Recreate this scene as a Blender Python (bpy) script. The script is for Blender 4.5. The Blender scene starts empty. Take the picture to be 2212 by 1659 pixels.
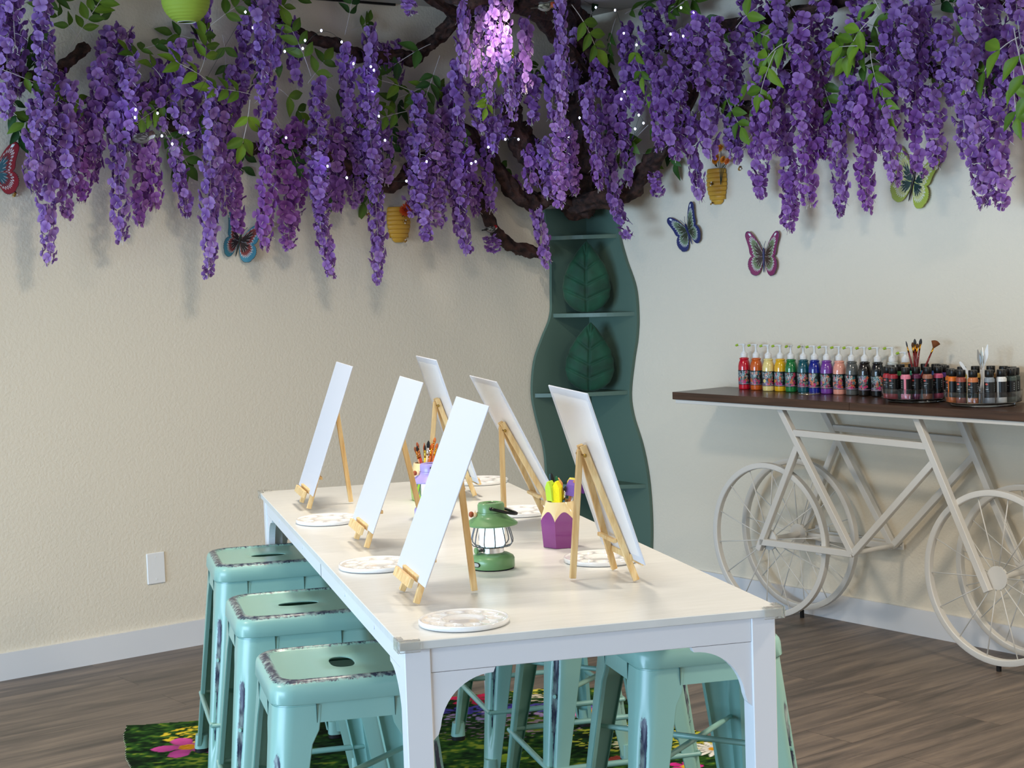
import bpy, math, random
import numpy as np
from mathutils import Vector, Matrix
random.seed(7)
rng = np.random.default_rng(7)
SC = bpy.context.scene
COL = SC.collection
PI = math.pi

# ------------------------------------------------------------------ camera
F = 3647.1
PITCH, ROLL, H = 0.0722, -0.0340, 1.4211
FW = np.array([0, math.cos(PITCH), -math.sin(PITCH)])
_r = np.array([1.0, 0, 0]); _u = np.cross(_r, FW)
RT = math.cos(ROLL) * _r + math.sin(ROLL) * _u
UP = -math.sin(ROLL) * _r + math.cos(ROLL) * _u
ORG = np.array([0, 0, H])
cam = bpy.data.cameras.new('camera'); camo = bpy.data.objects.new('camera', cam); COL.objects.link(camo)
cam.sensor_width = 36; cam.lens = F / 2212 * 36; cam.clip_end = 60
camo.matrix_world = Matrix(((RT[0], UP[0], -FW[0], ORG[0]), (RT[1], UP[1], -FW[1], ORG[1]), (RT[2], UP[2], -FW[2], ORG[2]), (0, 0, 0, 1)))
SC.camera = camo

# ------------------------------------------------------------------ world, lights, exposure
SC.view_settings.view_transform = 'Standard'; SC.view_settings.look = 'None'
SC.view_settings.gamma = 1; SC.view_settings.use_curve_mapping = False
SC.view_settings.exposure = 0.0
w = bpy.data.worlds.new('world'); SC.world = w; w.use_nodes = True
w.node_tree.nodes['Background'].inputs[0].default_value = (0.62, 0.80, 1.0, 1)
w.node_tree.nodes['Background'].inputs[1].default_value = 0.15

# room frame: corner C, DR runs along the right wall, DL along the left wall
C = np.array([0.3592, 7.5946]); YAW = 0.65075
DR = np.array([math.sin(YAW), -math.cos(YAW)]); DL = np.array([-math.cos(YAW), -math.sin(YAW)])
CEIL = 2.488
def room(sl, sr, z=0.0):
    q = C + DL * sl + DR * sr
    return Vector((q[0], q[1], z))
def ray(x, y):
    return FW + RT * (x - 1106) / F - UP * (y - 829.5) / F
def onz(x, y, z):
    d = ray(x, y); return Vector(ORG + d * (z - H) / d[2])
def ony(x, y, Y):
    d = ray(x, y); return Vector(ORG + d * Y / d[1])
def _pp(x, y, q, n):
    d = ray(x, y); return Vector(ORG + d * (((q - ORG) @ n) / (d @ n)))
def onl(x, y, dist):   # plane parallel to the left wall, dist in front of it
    return _pp(x, y, np.array([*(C + DR * dist), 0]), np.array([*DR, 0]))
def onr(x, y, dist):   # plane parallel to the right wall
    return _pp(x, y, np.array([*(C + DL * dist), 0]), np.array([*DL, 0]))

def area(name, loc, target, size, size_y, power, color, spread=PI):
    l = bpy.data.lights.new(name, 'AREA'); l.shape = 'RECTANGLE'; l.size = size; l.size_y = size_y
    l.energy = power; l.color = color; l.spread = spread
    o = bpy.data.objects.new(name, l); COL.objects.link(o); o.location = loc
    o.rotation_euler = (Vector(target) - Vector(loc)).to_track_quat('-Z', 'Y').to_euler()
    return o
# daylight through the shop windows opposite the right wall
area('daylight_and_room_fill', room(9.6, 3.0, 1.05), room(0, 2.8, 0.4), 5.2, 1.7, 330, (0.50, 0.73, 1.0), 2.4)
area('daylight_and_room_fill', room(3.0, 8.2, 1.3), room(2.2, 0, 0.7), 4.0, 2.0, 30, (1.0, 0.95, 0.88))  # unseen warm fill behind the camera, added to brighten the left wall
# ceiling downlights; the one near the left stools is added to brighten them
for sl, sr, pw in ((2.3, 2.0, 23), (4.7, 1.9, 25), (3.3, 3.0, 9), (1.4, 4.4, 41), (1.4, 6.6, 32), (4.4, 5.0, 5)):
    area('ceiling_downlight', room(sl, sr, CEIL - 0.03), room(sl, sr, 0), 0.30, 0.30, pw, (1.0, 0.88, 0.73), 2.8)
sp = bpy.data.lights.new('branch_spotlight', 'SPOT'); sp.energy = 48; sp.color = (1.0, 0.90, 0.80)
sp.spot_size = 0.60; sp.spot_blend = 1.0; sp.shadow_soft_size = 0.04
spo = bpy.data.objects.new('branch_spotlight', sp); COL.objects.link(spo)
spo.location = ony(1085, -100, 5.68); spo.rotation_euler = (Vector(ony(1088, 90, 6.10)) - spo.location).to_track_quat('-Z', 'Y').to_euler()

# ------------------------------------------------------------------ materials
def srgb(c):
    if isinstance(c, str):
        c = tuple(int(c[i:i+2], 16) for i in (0, 2, 4))
    c = [v / 255 for v in c]
    return tuple(v / 12.92 if v <= 0.04045 else ((v + 0.055) / 1.055) ** 2.4 for v in c)
MATS = {}
def mat(name, color, rough=0.5, metal=0.0, trans=0.0, emit=None, estr=0.0, coat=0.0, sheen=0.0, ior=1.45, spec=0.5, alpha=1.0, sub=0.0):
    if name in MATS: return MATS[name]
    m = bpy.data.materials.new(name); m.use_nodes = True; MATS[name] = m
    b = m.node_tree.nodes['Principled BSDF']
    b.inputs['Base Color'].default_value = (*srgb(color), 1)
    b.inputs['Roughness'].default_value = rough; b.inputs['Metallic'].default_value = metal
    b.inputs['Transmission Weight'].default_value = trans; b.inputs['IOR'].default_value = ior
    b.inputs['Coat Weight'].default_value = coat; b.inputs['Sheen Weight'].default_value = sheen
    b.inputs['Specular IOR Level'].default_value = spec; b.inputs['Alpha'].default_value = alpha
    if emit is not None:
        b.inputs['Emission Color'].default_value = (*srgb(emit), 1); b.inputs['Emission Strength'].default_value = estr
    return m
def N(m, t, **kw):
    n = m.node_tree.nodes.new(t)
    for k, v in kw.items():
        if k in n.inputs.keys(): n.inputs[k].default_value = v
        else: setattr(n, k, v)
    return n
def L(m, a, b): m.node_tree.links.new(a, b)
def BS(m): return m.node_tree.nodes['Principled BSDF']
def bump(m, scale, strength, dist=0.002, stretch=(1, 1, 1), detail=3, rot=0.0, coords='Object'):
    tc = N(m, 'ShaderNodeTexCoord'); mp = N(m, 'ShaderNodeMapping'); mp.inputs['Scale'].default_value = stretch
    mp.inputs['Rotation'].default_value = (0, 0, rot)
    nz = N(m, 'ShaderNodeTexNoise', Scale=scale, Detail=detail)
    bp = N(m, 'ShaderNodeBump', Strength=strength, Distance=dist)
    L(m, tc.outputs[coords], mp.inputs[0]); L(m, mp.outputs[0], nz.inputs['Vector'])
    L(m, nz.outputs['Fac'], bp.inputs['Height']); L(m, bp.outputs[0], BS(m).inputs['Normal'])
    return nz, mp
def tint(m, nz, c1, c2, p0=0.35, p1=0.65):
    cr = N(m, 'ShaderNodeValToRGB'); cr.color_ramp.elements[0].color = (*srgb(c1), 1); cr.color_ramp.elements[1].color = (*srgb(c2), 1)
    cr.color_ramp.elements[0].position = p0; cr.color_ramp.elements[1].position = p1
    L(m, nz.outputs['Fac'], cr.inputs[0]); L(m, cr.outputs[0], BS(m).inputs['Base Color']); return cr

def grain(name, c1, c2, rough, scale, stretch, bs=0.15, rot=0.0, coat=0.0, p0=0.3, p1=0.7):
    if name in MATS: return MATS[name]
    m = mat(name, c1, rough, coat=coat)
    nz, _ = bump(m, scale, bs, 0.001, stretch, 5, rot)
    tint(m, nz, c1, c2, p0, p1); return m

M_wall = mat('wall_paint', 'e6dcc8', 0.75); bump(M_wall, 95, 0.45, 0.0035, detail=2)
M_ceil = mat('ceiling_paint', 'b9b6ae', 0.85); bump(M_ceil, 60, 0.2, 0.002)
M_base = mat('baseboard_paint', 'dfe0e2', 0.45); bump(M_base, 30, 0.05)
M_white = mat('white_laminate', 'e6e6e8', 0.32); bump(M_white, 40, 0.04, 0.0005)
M_top = grain('white_wood_grain', 'd2d3cf', 'e0e1de', 0.30, 9, (1.0, 26, 1), 0.10, 0.55)
M_pine = grain('pine', 'd2a668', 'ecd09a', 0.5, 14, (8, 8, 0.6), 0.1)
M_canvas = mat('white_canvas', 'cbcbcf', 0.8); bump(M_canvas, 700, 0.12, 0.0004, detail=0)
M_walnut = grain('walnut_laminate', '3d2a20', '5a4031', 0.28, 5, (0.8, 18, 18), 0.05, -YAW + PI/2 - 0.0)
M_cwhite = mat('cream_white_metal', 'dcdad4', 0.42); bump(M_cwhite, 60, 0.08, 0.0006)
M_shelf = mat('sage_green_paint', '566f63', 0.42); bump(M_shelf, 25, 0.06, 0.0008)
M_bark = mat('crumpled_brown_paper', '4a2f26', 0.8)
_n, _ = bump(M_bark, 34, 0.9, 0.012, detail=5); tint(M_bark, _n, '1e120f', '4c3128')
M_black = mat('black_plastic', '141414', 0.35); bump(M_black, 60, 0.03)
M_rubber = mat('black_rubber', '0c0c0e', 0.7); bump(M_rubber, 90, 0.1)
M_wplast = mat('white_plastic', 'eeeeec', 0.35); bump(M_wplast, 60, 0.02)
M_clear = mat('clear_acrylic', 'f6f8fa', 0.05, trans=1.0, ior=1.42)
bump(M_clear, 20, 0.02)
M_guard = mat('clear_soft_plastic', 'f8f7f2', 0.12, trans=0.92, ior=1.25); bump(M_guard, 90, 0.35, 0.003)
M_chrome = mat('chrome', 'd8d8da', 0.15, metal=1.0); bump(M_chrome, 30, 0.02)
M_gun = mat('gunmetal_wire', '6a6a6e', 0.28, metal=1.0); bump(M_gun, 30, 0.02)
M_brass = mat('brass', 'a08040', 0.3, metal=1.0); bump(M_brass, 40, 0.02)
M_stem = mat('pale_stem', 'cdc3bd', 0.6); bump(M_stem, 90, 0.1)
M_wire = mat('dark_green_wire', '2c3a2c', 0.5); bump(M_wire, 90, 0.05)
M_pal = mat('translucent_white_plastic', 'ececec', 0.12, coat=0.5); bump(M_pal, 20, 0.02)

def make_floor():
    m = mat('grey_brown_plank', '6d5d50', 0.42)
    tc = N(m, 'ShaderNodeTexCoord'); mp = N(m, 'ShaderNodeMapping')
    ang = math.atan2(DL[1], DL[0])
    mp.inputs['Rotation'].default_value = (0, 0, -ang)
    L(m, tc.outputs['Object'], mp.inputs[0])
    br = N(m, 'ShaderNodeTexBrick', Scale=1.0); br.offset = 0.37
    br.inputs['Brick Width'].default_value = 1.22; br.inputs['Row Height'].default_value = 0.18
    br.inputs['Mortar Size'].default_value = 0.0012; br.inputs['Mortar Smooth'].default_value = 0.1
    br.inputs['Color1'].default_value = (0.0, 0, 0, 1); br.inputs['Color2'].default_value = (1, 1, 1, 1)
    L(m, mp.outputs[0], br.inputs['Vector'])
    mp2 = N(m, 'ShaderNodeMapping'); mp2.inputs['Scale'].default_value = (1.3, 13, 1)
    L(m, mp.outputs[0], mp2.inputs[0])
    ad = N(m, 'ShaderNodeVectorMath', operation='MULTIPLY_ADD'); ad.inputs[1].default_value = (7, 5, 3)
    L(m, br.outputs['Color'], ad.inputs[0]); L(m, mp2.outputs[0], ad.inputs[2])
    nz = N(m, 'ShaderNodeTexNoise', Scale=1.5, Detail=7, Roughness=0.62, Distortion=0.6)
    L(m, ad.outputs[0], nz.inputs['Vector'])
    cr = N(m, 'ShaderNodeValToRGB')
    e = cr.color_ramp.elements
    e[0].position = 0.30; e[0].color = (*srgb('463f39'), 1); e[1].position = 0.72; e[1].color = (*srgb('8c7c6d'), 1)
    x = e.new(0.5); x.color = (*srgb('695d54'), 1)
    L(m, nz.outputs['Fac'], cr.inputs[0])
    mx = N(m, 'ShaderNodeMix', data_type='RGBA', blend_type='MULTIPLY'); mx.inputs[7].default_value = (0.35, 0.32, 0.3, 1)
    L(m, br.outputs['Fac'], mx.inputs[0]); L(m, cr.outputs[0], mx.inputs[6]); L(m, mx.outputs[2], BS(m).inputs['Base Color'])
    bp = N(m, 'ShaderNodeBump', Strength=0.12, Distance=0.001)
    L(m, nz.outputs['Fac'], bp.inputs['Height']); L(m, bp.outputs[0], BS(m).inputs['Normal'])
    return m
M_floor = make_floor()

def attr_mat(name, attr='col', rough=0.6, bs=0.1, bscale=60, spec=0.5, coat=0.0):
    if name in MATS: return MATS[name]
    m = mat(name, 'ffffff', rough, spec=spec, coat=coat)
    a = N(m, 'ShaderNodeAttribute', attribute_name=attr); L(m, a.outputs['Color'], BS(m).inputs['Base Color'])
    bump(m, bscale, bs, 0.001); return m
def wear_mat(name, base, wornc, rough=0.32):
    m = mat(name, base, rough)
    a = N(m, 'ShaderNodeAttribute', attribute_name='wear')
    tc = N(m, 'ShaderNodeTexCoord'); nz = N(m, 'ShaderNodeTexNoise', Scale=150, Detail=8, Roughness=0.75)
    mp = N(m, 'ShaderNodeMapping'); mp.inputs['Scale'].default_value = (1, 1, 0.25)
    L(m, tc.outputs['Object'], mp.inputs[0]); L(m, mp.outputs[0], nz.inputs['Vector'])
    ad = N(m, 'ShaderNodeMath', operation='ADD'); L(m, a.outputs['Fac'], ad.inputs[0]); L(m, nz.outputs['Fac'], ad.inputs[1])
    cr = N(m, 'ShaderNodeValToRGB'); cr.color_ramp.elements[0].position = 0.90; cr.color_ramp.elements[1].position = 1.16
    L(m, ad.outputs[0], cr.inputs[0])
    nz2 = N(m, 'ShaderNodeTexNoise', Scale=70, Detail=4); cr2 = N(m, 'ShaderNodeValToRGB')
    L(m, mp.outputs[0], nz2.inputs['Vector']); L(m, nz2.outputs['Fac'], cr2.inputs[0])
    cr2.color_ramp.elements[0].position = 0.46; cr2.color_ramp.elements[0].color = (*srgb(wornc), 1)
    cr2.color_ramp.elements[1].position = 0.68; cr2.color_ramp.elements[1].color = (*srgb('9fb0ac'), 1)
    mx = N(m, 'ShaderNodeMix', data_type='RGBA'); mx.inputs[6].default_value = (*srgb(base), 1)
    L(m, cr2.outputs[0], mx.inputs[7]); L(m, cr.outputs[0], mx.inputs[0]); L(m, mx.outputs[2], BS(m).inputs['Base Color'])
    return m
M_stool = wear_mat('distressed_seafoam_paint', '8fbbb0', '30344a'); BS(M_stool).inputs['Coat Weight'].default_value = .15; BS(M_stool).inputs['Coat Roughness'].default_value = .25

# ------------------------------------------------------------------ mesh builder
class MB:
    def __init__(s): s.v = []; s.f = []; s.mi = []; s.n = 0; s.att = {}
    def add(s, vs, fs, mi=0):
        o = s.n; s.v.extend([tuple(map(float, p)) for p in vs]); s.n += len(vs)
        s.f.extend([tuple(i + o for i in f) for f in fs]); s.mi.extend([mi] * len(fs)); return o
    def box(s, a, b, mi=0, mtx=None, bev=0.0):
        x0, y0, z0 = [min(p, q) for p, q in zip(a, b)]; x1, y1, z1 = [max(p, q) for p, q in zip(a, b)]
        if bev > 0:
            e = min(bev, (x1-x0)/2.01, (y1-y0)/2.01, (z1-z0)/2.01)
            vs = []; idx = {}
            for sx in (0, 1):
                for sy in (0, 1):
                    for sz in (0, 1):
                        X = (x0, x1)[sx]; Y = (y0, y1)[sy]; Z = (z0, z1)[sz]
                        dx = e * (1 - 2 * sx); dy = e * (1 - 2 * sy); dz = e * (1 - 2 * sz)
                        idx[(sx, sy, sz, 'x')] = len(vs); vs.append((X, Y + dy, Z + dz))
                        idx[(sx, sy, sz, 'y')] = len(vs); vs.append((X + dx, Y, Z + dz))
                        idx[(sx, sy, sz, 'z')] = len(vs); vs.append((X + dx, Y + dy, Z))
            fs = []
            g = lambda *k: idx[k]
            for t in (0, 1):
                q = [(0, 0), (1, 0), (1, 1), (0, 1)]
                if t == 0: q = q[::-1]
                fs.append([g(t, a_, b_, 'x') for a_, b_ in q]); fs.append([g(b_, t, a_, 'y') for a_, b_ in q]); fs.append([g(a_, b_, t, 'z') for a_, b_ in q])
            for i in (0, 1):
                for j in (0, 1):
                    fl = (i + j) % 2
                    for quad in ([g(0, i, j, 'y'), g(1, i, j, 'y'), g(1, i, j, 'z'), g(0, i, j, 'z')],
                                 [g(j, 0, i, 'z'), g(j, 1, i, 'z'), g(j, 1, i, 'x'), g(j, 0, i, 'x')],
                                 [g(i, j, 0, 'x'), g(i, j, 1, 'x'), g(i, j, 1, 'y'), g(i, j, 0, 'y')]):
                        fs.append(quad if fl else quad[::-1])
            for i in (0, 1):
                for j in (0, 1):
                    for k in (0, 1):
                        tr = [g(i, j, k, 'x'), g(i, j, k, 'y'), g(i, j, k, 'z')]
                        fs.append(tr if (i + j + k) % 2 else tr[::-1])
        else:
            vs = [(x0, y0, z0), (x1, y0, z0), (x1, y1, z0), (x0, y1, z0), (x0, y0, z1), (x1, y0, z1), (x1, y1, z1), (x0, y1, z1)]
            fs = [(0, 3, 2, 1), (4, 5, 6, 7), (0, 1, 5, 4), (1, 2, 6, 5), (2, 3, 7, 6), (3, 0, 4, 7)]
        if mtx is not None: vs = [mtx @ Vector(p) for p in vs]
        s.add(vs, fs, mi); return s
    def beam(s, a, b, wx, wy, mi=0, up=(0, 0, 1), bev=0.0):
        a = Vector(a); b = Vector(b); d = b - a; l = d.length; d.normalize(); upv = Vector(up)
        x = upv.cross(d)
        if x.length < 1e-4: x = Vector((1, 0, 0)).cross(d)
        x.normalize(); y = d.cross(x)
        m = Matrix(((x.x, y.x, d.x, a.x), (x.y, y.y, d.y, a.y), (x.z, y.z, d.z, a.z), (0, 0, 0, 1)))
        return s.box((-wx/2, -wy/2, 0), (wx/2, wy/2, l), mi, m, bev)
    def tube(s, pts, rad, k=8, mi=0, caps=True, rfun=None, flat=1.0):
        pts = [Vector(p) for p in pts]; n = len(pts)
        if not hasattr(rad, '__len__'): rad = [rad] * n
        rings = []; x = None
        for i in range(n):
            d = (pts[min(i+1, n-1)] - pts[max(i-1, 0)])
            d = d.normalized() if d.length > 1e-9 else Vector((0, 0, 1))
            if x is None:
                x = Vector((0, 0, 1)).cross(d)
                if x.length < 1e-3: x = Vector((1, 0, 0)).cross(d)
            x = (x - d * x.dot(d)).normalized(); y = d.cross(x)
            ring = []
            for j in range(k):
                a = 2 * PI * j / k; r = rad[i]
                if rfun: r *= rfun(i, a)
                ring.append(pts[i] + x * (math.cos(a) * r) + y * (math.sin(a) * r * flat))
            rings.append(ring)
        vs = [p for rg in rings for p in rg]
        fs = [(i*k + j, i*k + (j+1) % k, (i+1)*k + (j+1) % k, (i+1)*k + j) for i in range(n-1) for j in range(k)]
        if caps: fs.append(tuple(range(k))[::-1]); fs.append(tuple((n-1)*k + j for j in range(k)))
        s.add(vs, fs, mi); return s
    def cyl(s, a, b, r1, r2=None, k=16, mi=0): return s.tube([a, b], [r1, r1 if r2 is None else r2], k, mi)
    def lathe(s, prof, k=32, mi=0, mtx=None, close=False):
        vs = []; fs = []
        for (r, z) in prof:
            for j in range(k):
                a = 2 * PI * j / k; vs.append((r * math.cos(a), r * math.sin(a), z))
        n = len(prof)
        for i in range(n - 1):
            for j in range(k): fs.append((i*k + j, i*k + (j+1) % k, (i+1)*k + (j+1) % k, (i+1)*k + j))
        if prof[0][0] > 1e-5 and not close: fs.append(tuple(range(k))[::-1])
        if prof[-1][0] > 1e-5 and not close: fs.append(tuple((n-1)*k + j for j in range(k)))
        if mtx is not None: vs = [mtx @ Vector(p) for p in vs]
        s.add(vs, fs, mi); return s
    def sphere(s, c, r, k=12, mi=0, sc=(1, 1, 1), mtx=None):
        prof = [(max(1e-6, math.sin(PI*i/(k//2+2))), -math.cos(PI*i/(k//2+2))) for i in range(k//2+3)]
        m = Matrix.Translation(c) @ (mtx if mtx is not None else Matrix()) @ Matrix.Diagonal((r*sc[0], r*sc[1], r*sc[2], 1))
        return s.lathe(prof, k, mi, m)
    def prism(s, poly, t, mi=0, mtx=None):   # polygon in xy extruded along z from 0 to t
        n = len(poly); vs = [(p[0], p[1], 0) for p in poly] + [(p[0], p[1], t) for p in poly]
        fs = [tuple(range(n))[::-1], tuple(range(n, 2*n))] + [(i, (i+1) % n, n + (i+1) % n, n + i) for i in range(n)]
        if mtx is not None: vs = [mtx @ Vector(p) for p in vs]
        s.add(vs, fs, mi); return s
    def strip(s, rings, closed=True, mi=0, caps=False):
        k = len(rings[0]); n = len(rings); vs = [p for r in rings for p in r]; fs = []
        for i in range(n - 1):
            for j in range(k if closed else k - 1): fs.append((i*k + j, i*k + (j+1) % k, (i+1)*k + (j+1) % k, (i+1)*k + j))
        if caps: fs.append(tuple(range(k))[::-1]); fs.append(tuple((n-1)*k + j for j in range(k)))
        return s.add(vs, fs, mi)
    def build(s, name, mats, parent=None, smooth=None, att=None, fixn=True, loc=None, rot=None):
        me = bpy.data.meshes.new(name); me.from_pydata(s.v, [], s.f)
        if not isinstance(mats, (list, tuple)): mats = [mats]
        for m in mats: me.materials.append(m)
        if len(mats) > 1: me.polygons.foreach_set('material_index', s.mi)
        me.update()
        if fixn:
            import bmesh
            bm = bmesh.new(); bm.from_mesh(me); bmesh.ops.recalc_face_normals(bm, faces=bm.faces); bm.to_mesh(me); bm.free()
        if smooth is not None:
            me.polygons.foreach_set('use_smooth', [True] * len(me.polygons))
            if smooth < 3: me.set_sharp_from_angle(angle=smooth)
        for k_, arr in (att or {}).items():
            arr = np.asarray(arr, dtype=np.float32)
            if arr.ndim == 1:
                a = me.attributes.new(k_, 'FLOAT', 'POINT'); a.data.foreach_set('value', arr)
            else:
                a = me.attributes.new(k_, 'FLOAT_COLOR', 'POINT'); rgba = np.ones((len(arr), 4), np.float32); rgba[:, :3] = arr
                a.data.foreach_set('color', rgba.ravel())
        o = bpy.data.objects.new(name, me); COL.objects.link(o)
        if parent is not None: o.parent = parent
        if loc is not None: o.location = loc
        if rot is not None: o.rotation_euler = rot
        return o
def tag(o, label=None, cat=None, group=None, kind=None):
    if label: o['label'] = label
    if cat: o['category'] = cat
    if group: o['group'] = group
    if kind: o['kind'] = kind
    return o
def thing(name, label, cat, loc=(0, 0, 0), rz=0.0, group=None):
    o = bpy.data.objects.new(name, None); COL.objects.link(o); o.empty_display_size = 0.05
    o.location = loc; o.rotation_euler = (0, 0, rz); return tag(o, label, cat, group)
def copy_tree(o, parent=None):
    c = o.copy(); COL.objects.link(c); c.parent = parent
    for ch in list(o.children): copy_tree(ch, c)
    return c
def struct(o): o['kind'] = 'structure'; return o
ORD = ['first', 'second', 'third', 'fourth', 'fifth', 'sixth', 'seventh', 'eighth', 'ninth', 'tenth', 'eleventh', 'twelfth', 'thirteenth', 'fourteenth', 'fifteenth', 'sixteenth', 'seventeenth', 'eighteenth']

# ------------------------------------------------------------------ room shell
LW, RW = 10.0, 8.6
b = MB(); b.prism([room(-.12, -.12)[:2], room(LW, -.12)[:2], room(LW, RW)[:2], room(-.12, RW)[:2]], 0.1); o = b.build('floor', M_floor); o.location.z = -0.1; struct(o)
b = MB(); b.prism([room(0, 0)[:2], room(LW, 0)[:2], room(LW, RW)[:2], room(0, RW)[:2]], 0.1); o = b.build('ceiling', M_ceil); o.location.z = CEIL; struct(o)
b = MB(); b.prism([room(-.12, 0)[:2], room(LW, 0)[:2], room(LW, -.12)[:2], room(-.12, -.12)[:2]], CEIL + .1); struct(b.build('wall_left', M_wall))
b = MB(); b.prism([room(0, 0)[:2], room(0, RW)[:2], room(-.12, RW)[:2], room(-.12, 0)[:2]], CEIL + .1); struct(b.build('wall_right', M_wall))
BBH, BT = 0.0967, 0.013
b = MB(); b.prism([room(0, 0)[:2], room(LW, 0)[:2], room(LW, BT)[:2], room(0, BT)[:2]], BBH); struct(b.build('baseboard_left', M_base))
b = MB(); b.prism([room(0, BT)[:2], room(0, RW)[:2], room(BT, RW)[:2], room(BT, BT)[:2]], BBH); struct(b.build('baseboard_right', M_base))
# black strip drawn in for the shadow where the ceiling meets the left wall
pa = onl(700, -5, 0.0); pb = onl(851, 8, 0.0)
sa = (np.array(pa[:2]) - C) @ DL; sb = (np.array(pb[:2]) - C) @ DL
b = MB(); b.prism([room(sb, 0)[:2], room(sa + .5, 0)[:2], room(sa + .5, .012)[:2], room(sb, .012)[:2]], 0.009); o = b.build('gap_shadow_1', M_black); o.location.z = CEIL - 0.009; struct(o)

# frame matrices: x along wall away from the corner, y out of the wall into the room, z up
def wall_mtx(side, s, dist, z):
    if side == 'L': ax, ay, p = DL, DR, room(s, dist, z)
    else: ax, ay, p = DR, DL, room(dist, s, z)
    # keep right-handed: viewer sees x to the right when looking at the wall
    if side == 'L': ax = -ax
    # for both walls: x = screen right, y = into wall, z = up
    return Matrix(((ax[0], -ay[0], 0, p[0]), (ax[1], -ay[1], 0, p[1]), (0, 0, 1, p[2]), (0, 0, 0, 1)))
def on_wall(o, x, y, dist=0.0, side=None):
    side = side or ('L' if x < 1266 else 'R')
    p = onl(x, y, dist) if side == 'L' else onr(x, y, dist)
    s = float((np.array(p[:2]) - C) @ (DL if side == 'L' else DR))
    o.matrix_world = wall_mtx(side, s, dist, p[2]); return o

# ------------------------------------------------------------------ work tables
TX, TY, TA, TL, TWD, TZ = -0.2124, 2.9147, 0.2585, 2.162, 0.7241, 0.7629
def T(u, v, z=0.0):
    return Vector((TX + math.cos(TA) * u - math.sin(TA) * v, TY + math.sin(TA) * u + math.cos(TA) * v, z))
def make_table(v0, ln, label, guards, near_end):
    t = thing('craft_table', label, 'table', T(0, v0, 0), TA, 'white craft tables')
    th, ap, lg = 0.0155, 0.046, 0.047
    b = MB(); b.box((0, 0, TZ - th), (TWD, ln, TZ), bev=0.0012); b.build('tabletop', M_top, t)
    ins = 0.010; zt = TZ - th
    for sx in (0, 1):
        for sy in (0, 1):
            x = ins if sx == 0 else TWD - ins - lg; y = ins if sy == 0 else ln - ins - lg
            b = MB(); b.box((x, y, 0.002), (x + lg, y + lg, zt), bev=0.0015); b.build('leg', M_white, t)
    x0, x1, y0, y1 = ins + lg, TWD - ins - lg, ins + lg, ln - ins - lg
    for y in (ins + 0.003, ln - ins - 0.003 - 0.02):
        b = MB(); b.box((x0, y, zt - ap), (x1, y + 0.02, zt), bev=0.001); b.build('apron', M_white, t)
    for x in (ins + 0.003, TWD - ins - 0.003 - 0.02):
        b = MB(); b.box((x, y0, zt - ap), (x + 0.02, y1, zt), bev=0.001)
        for yy in (0.13, 0.30, 0.62, 0.85):   # little screw caps on the side rail
            b.cyl((x + (-0.002 if x < .3 else 0.022), y0 + (y1-y0)*yy, zt - ap*.5), (x + (0.001 if x < .3 else 0.019), y0 + (y1-y0)*yy, zt - ap*.5), 0.0045, k=10)
        b.build('apron', M_white, t)
        b = MB(); b.box((x - .0006, y0 + (y1-y0)*.47, zt - ap - .0006), (x + .0206, y0 + (y1-y0)*.47 + .0015, zt)); b.build('joint_line', M_rubber, t)
    # quarter-round corner brackets
    def br(px, py, dx, dy):
        W_, H_ = 0.118, 0.122; pts = [(0, 0), (W_, 0), (W_ - 0.004, -0.009)]
        for i in range(1, 14):
            a = PI/2 * i / 14
            pts.append((W_ - .004 - (W_ - 0.018) * math.sin(a), -0.009 - (H_ - 0.022) * (1 - math.cos(a))))
        pts += [(0.010, -H_ + 0.010), (0.0, -H_)]
        if dx: m = Matrix(((dx, 0, 0, px), (0, 0, 1, py), (0, 1, 0, zt - ap - 0.0008), (0, 0, 0, 1)))
        else: m = Matrix(((0, 0, 1, px), (dy, 0, 0, py), (0, 1, 0, zt - ap - 0.0008), (0, 0, 0, 1)))
        b = MB(); b.prism(pts, 0.018, 0, m); b.build('corner_bracket', M_white, t)
    for y in (ins + 0.004, ln - ins - 0.022):
        br(x0, y, 1, 0); br(x1, y, -1, 0)
    for x in (ins + 0.004, TWD - ins - 0.022):
        br(x, y0, 0, 1); br(x, y1, 0, -1)
    for (gx, gy) in guards:
        b = MB(); X = 0 if gx == 0 else TWD; Y = 0 if gy == 0 else ln; sx = 1 if gx == 0 else -1; sy = 1 if gy == 0 else -1
        e = 0.0035; g0 = 0.001
        b.box((X - sx*g0, Y - sy*(g0+e), TZ - th - e), (X + sx*0.037, Y - sy*g0, TZ + e), bev=.0012)
        b.box((X - sx*(g0+e), Y - sy*(g0+e), TZ - th - e), (X - sx*g0, Y + sy*0.037, TZ + e), bev=.0012)
        b.box((X - sx*g0, Y - sy*g0, TZ + 0.0006), (X + sx*0.037, Y + sy*0.010, TZ + e), bev=.001)
        b.box((X - sx*g0, Y + sy*0.010, TZ + 0.0006), (X + sx*0.010, Y + sy*0.037, TZ + e), bev=.001)
        tag(b.build('corner_guard', M_guard, t), 'clear plastic corner guard')
    return t
make_table(0.0, TL, 'long white craft table with easels, palettes and lanterns on it', [(0, 0), (1, 0), (0, 1)], True)

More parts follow.
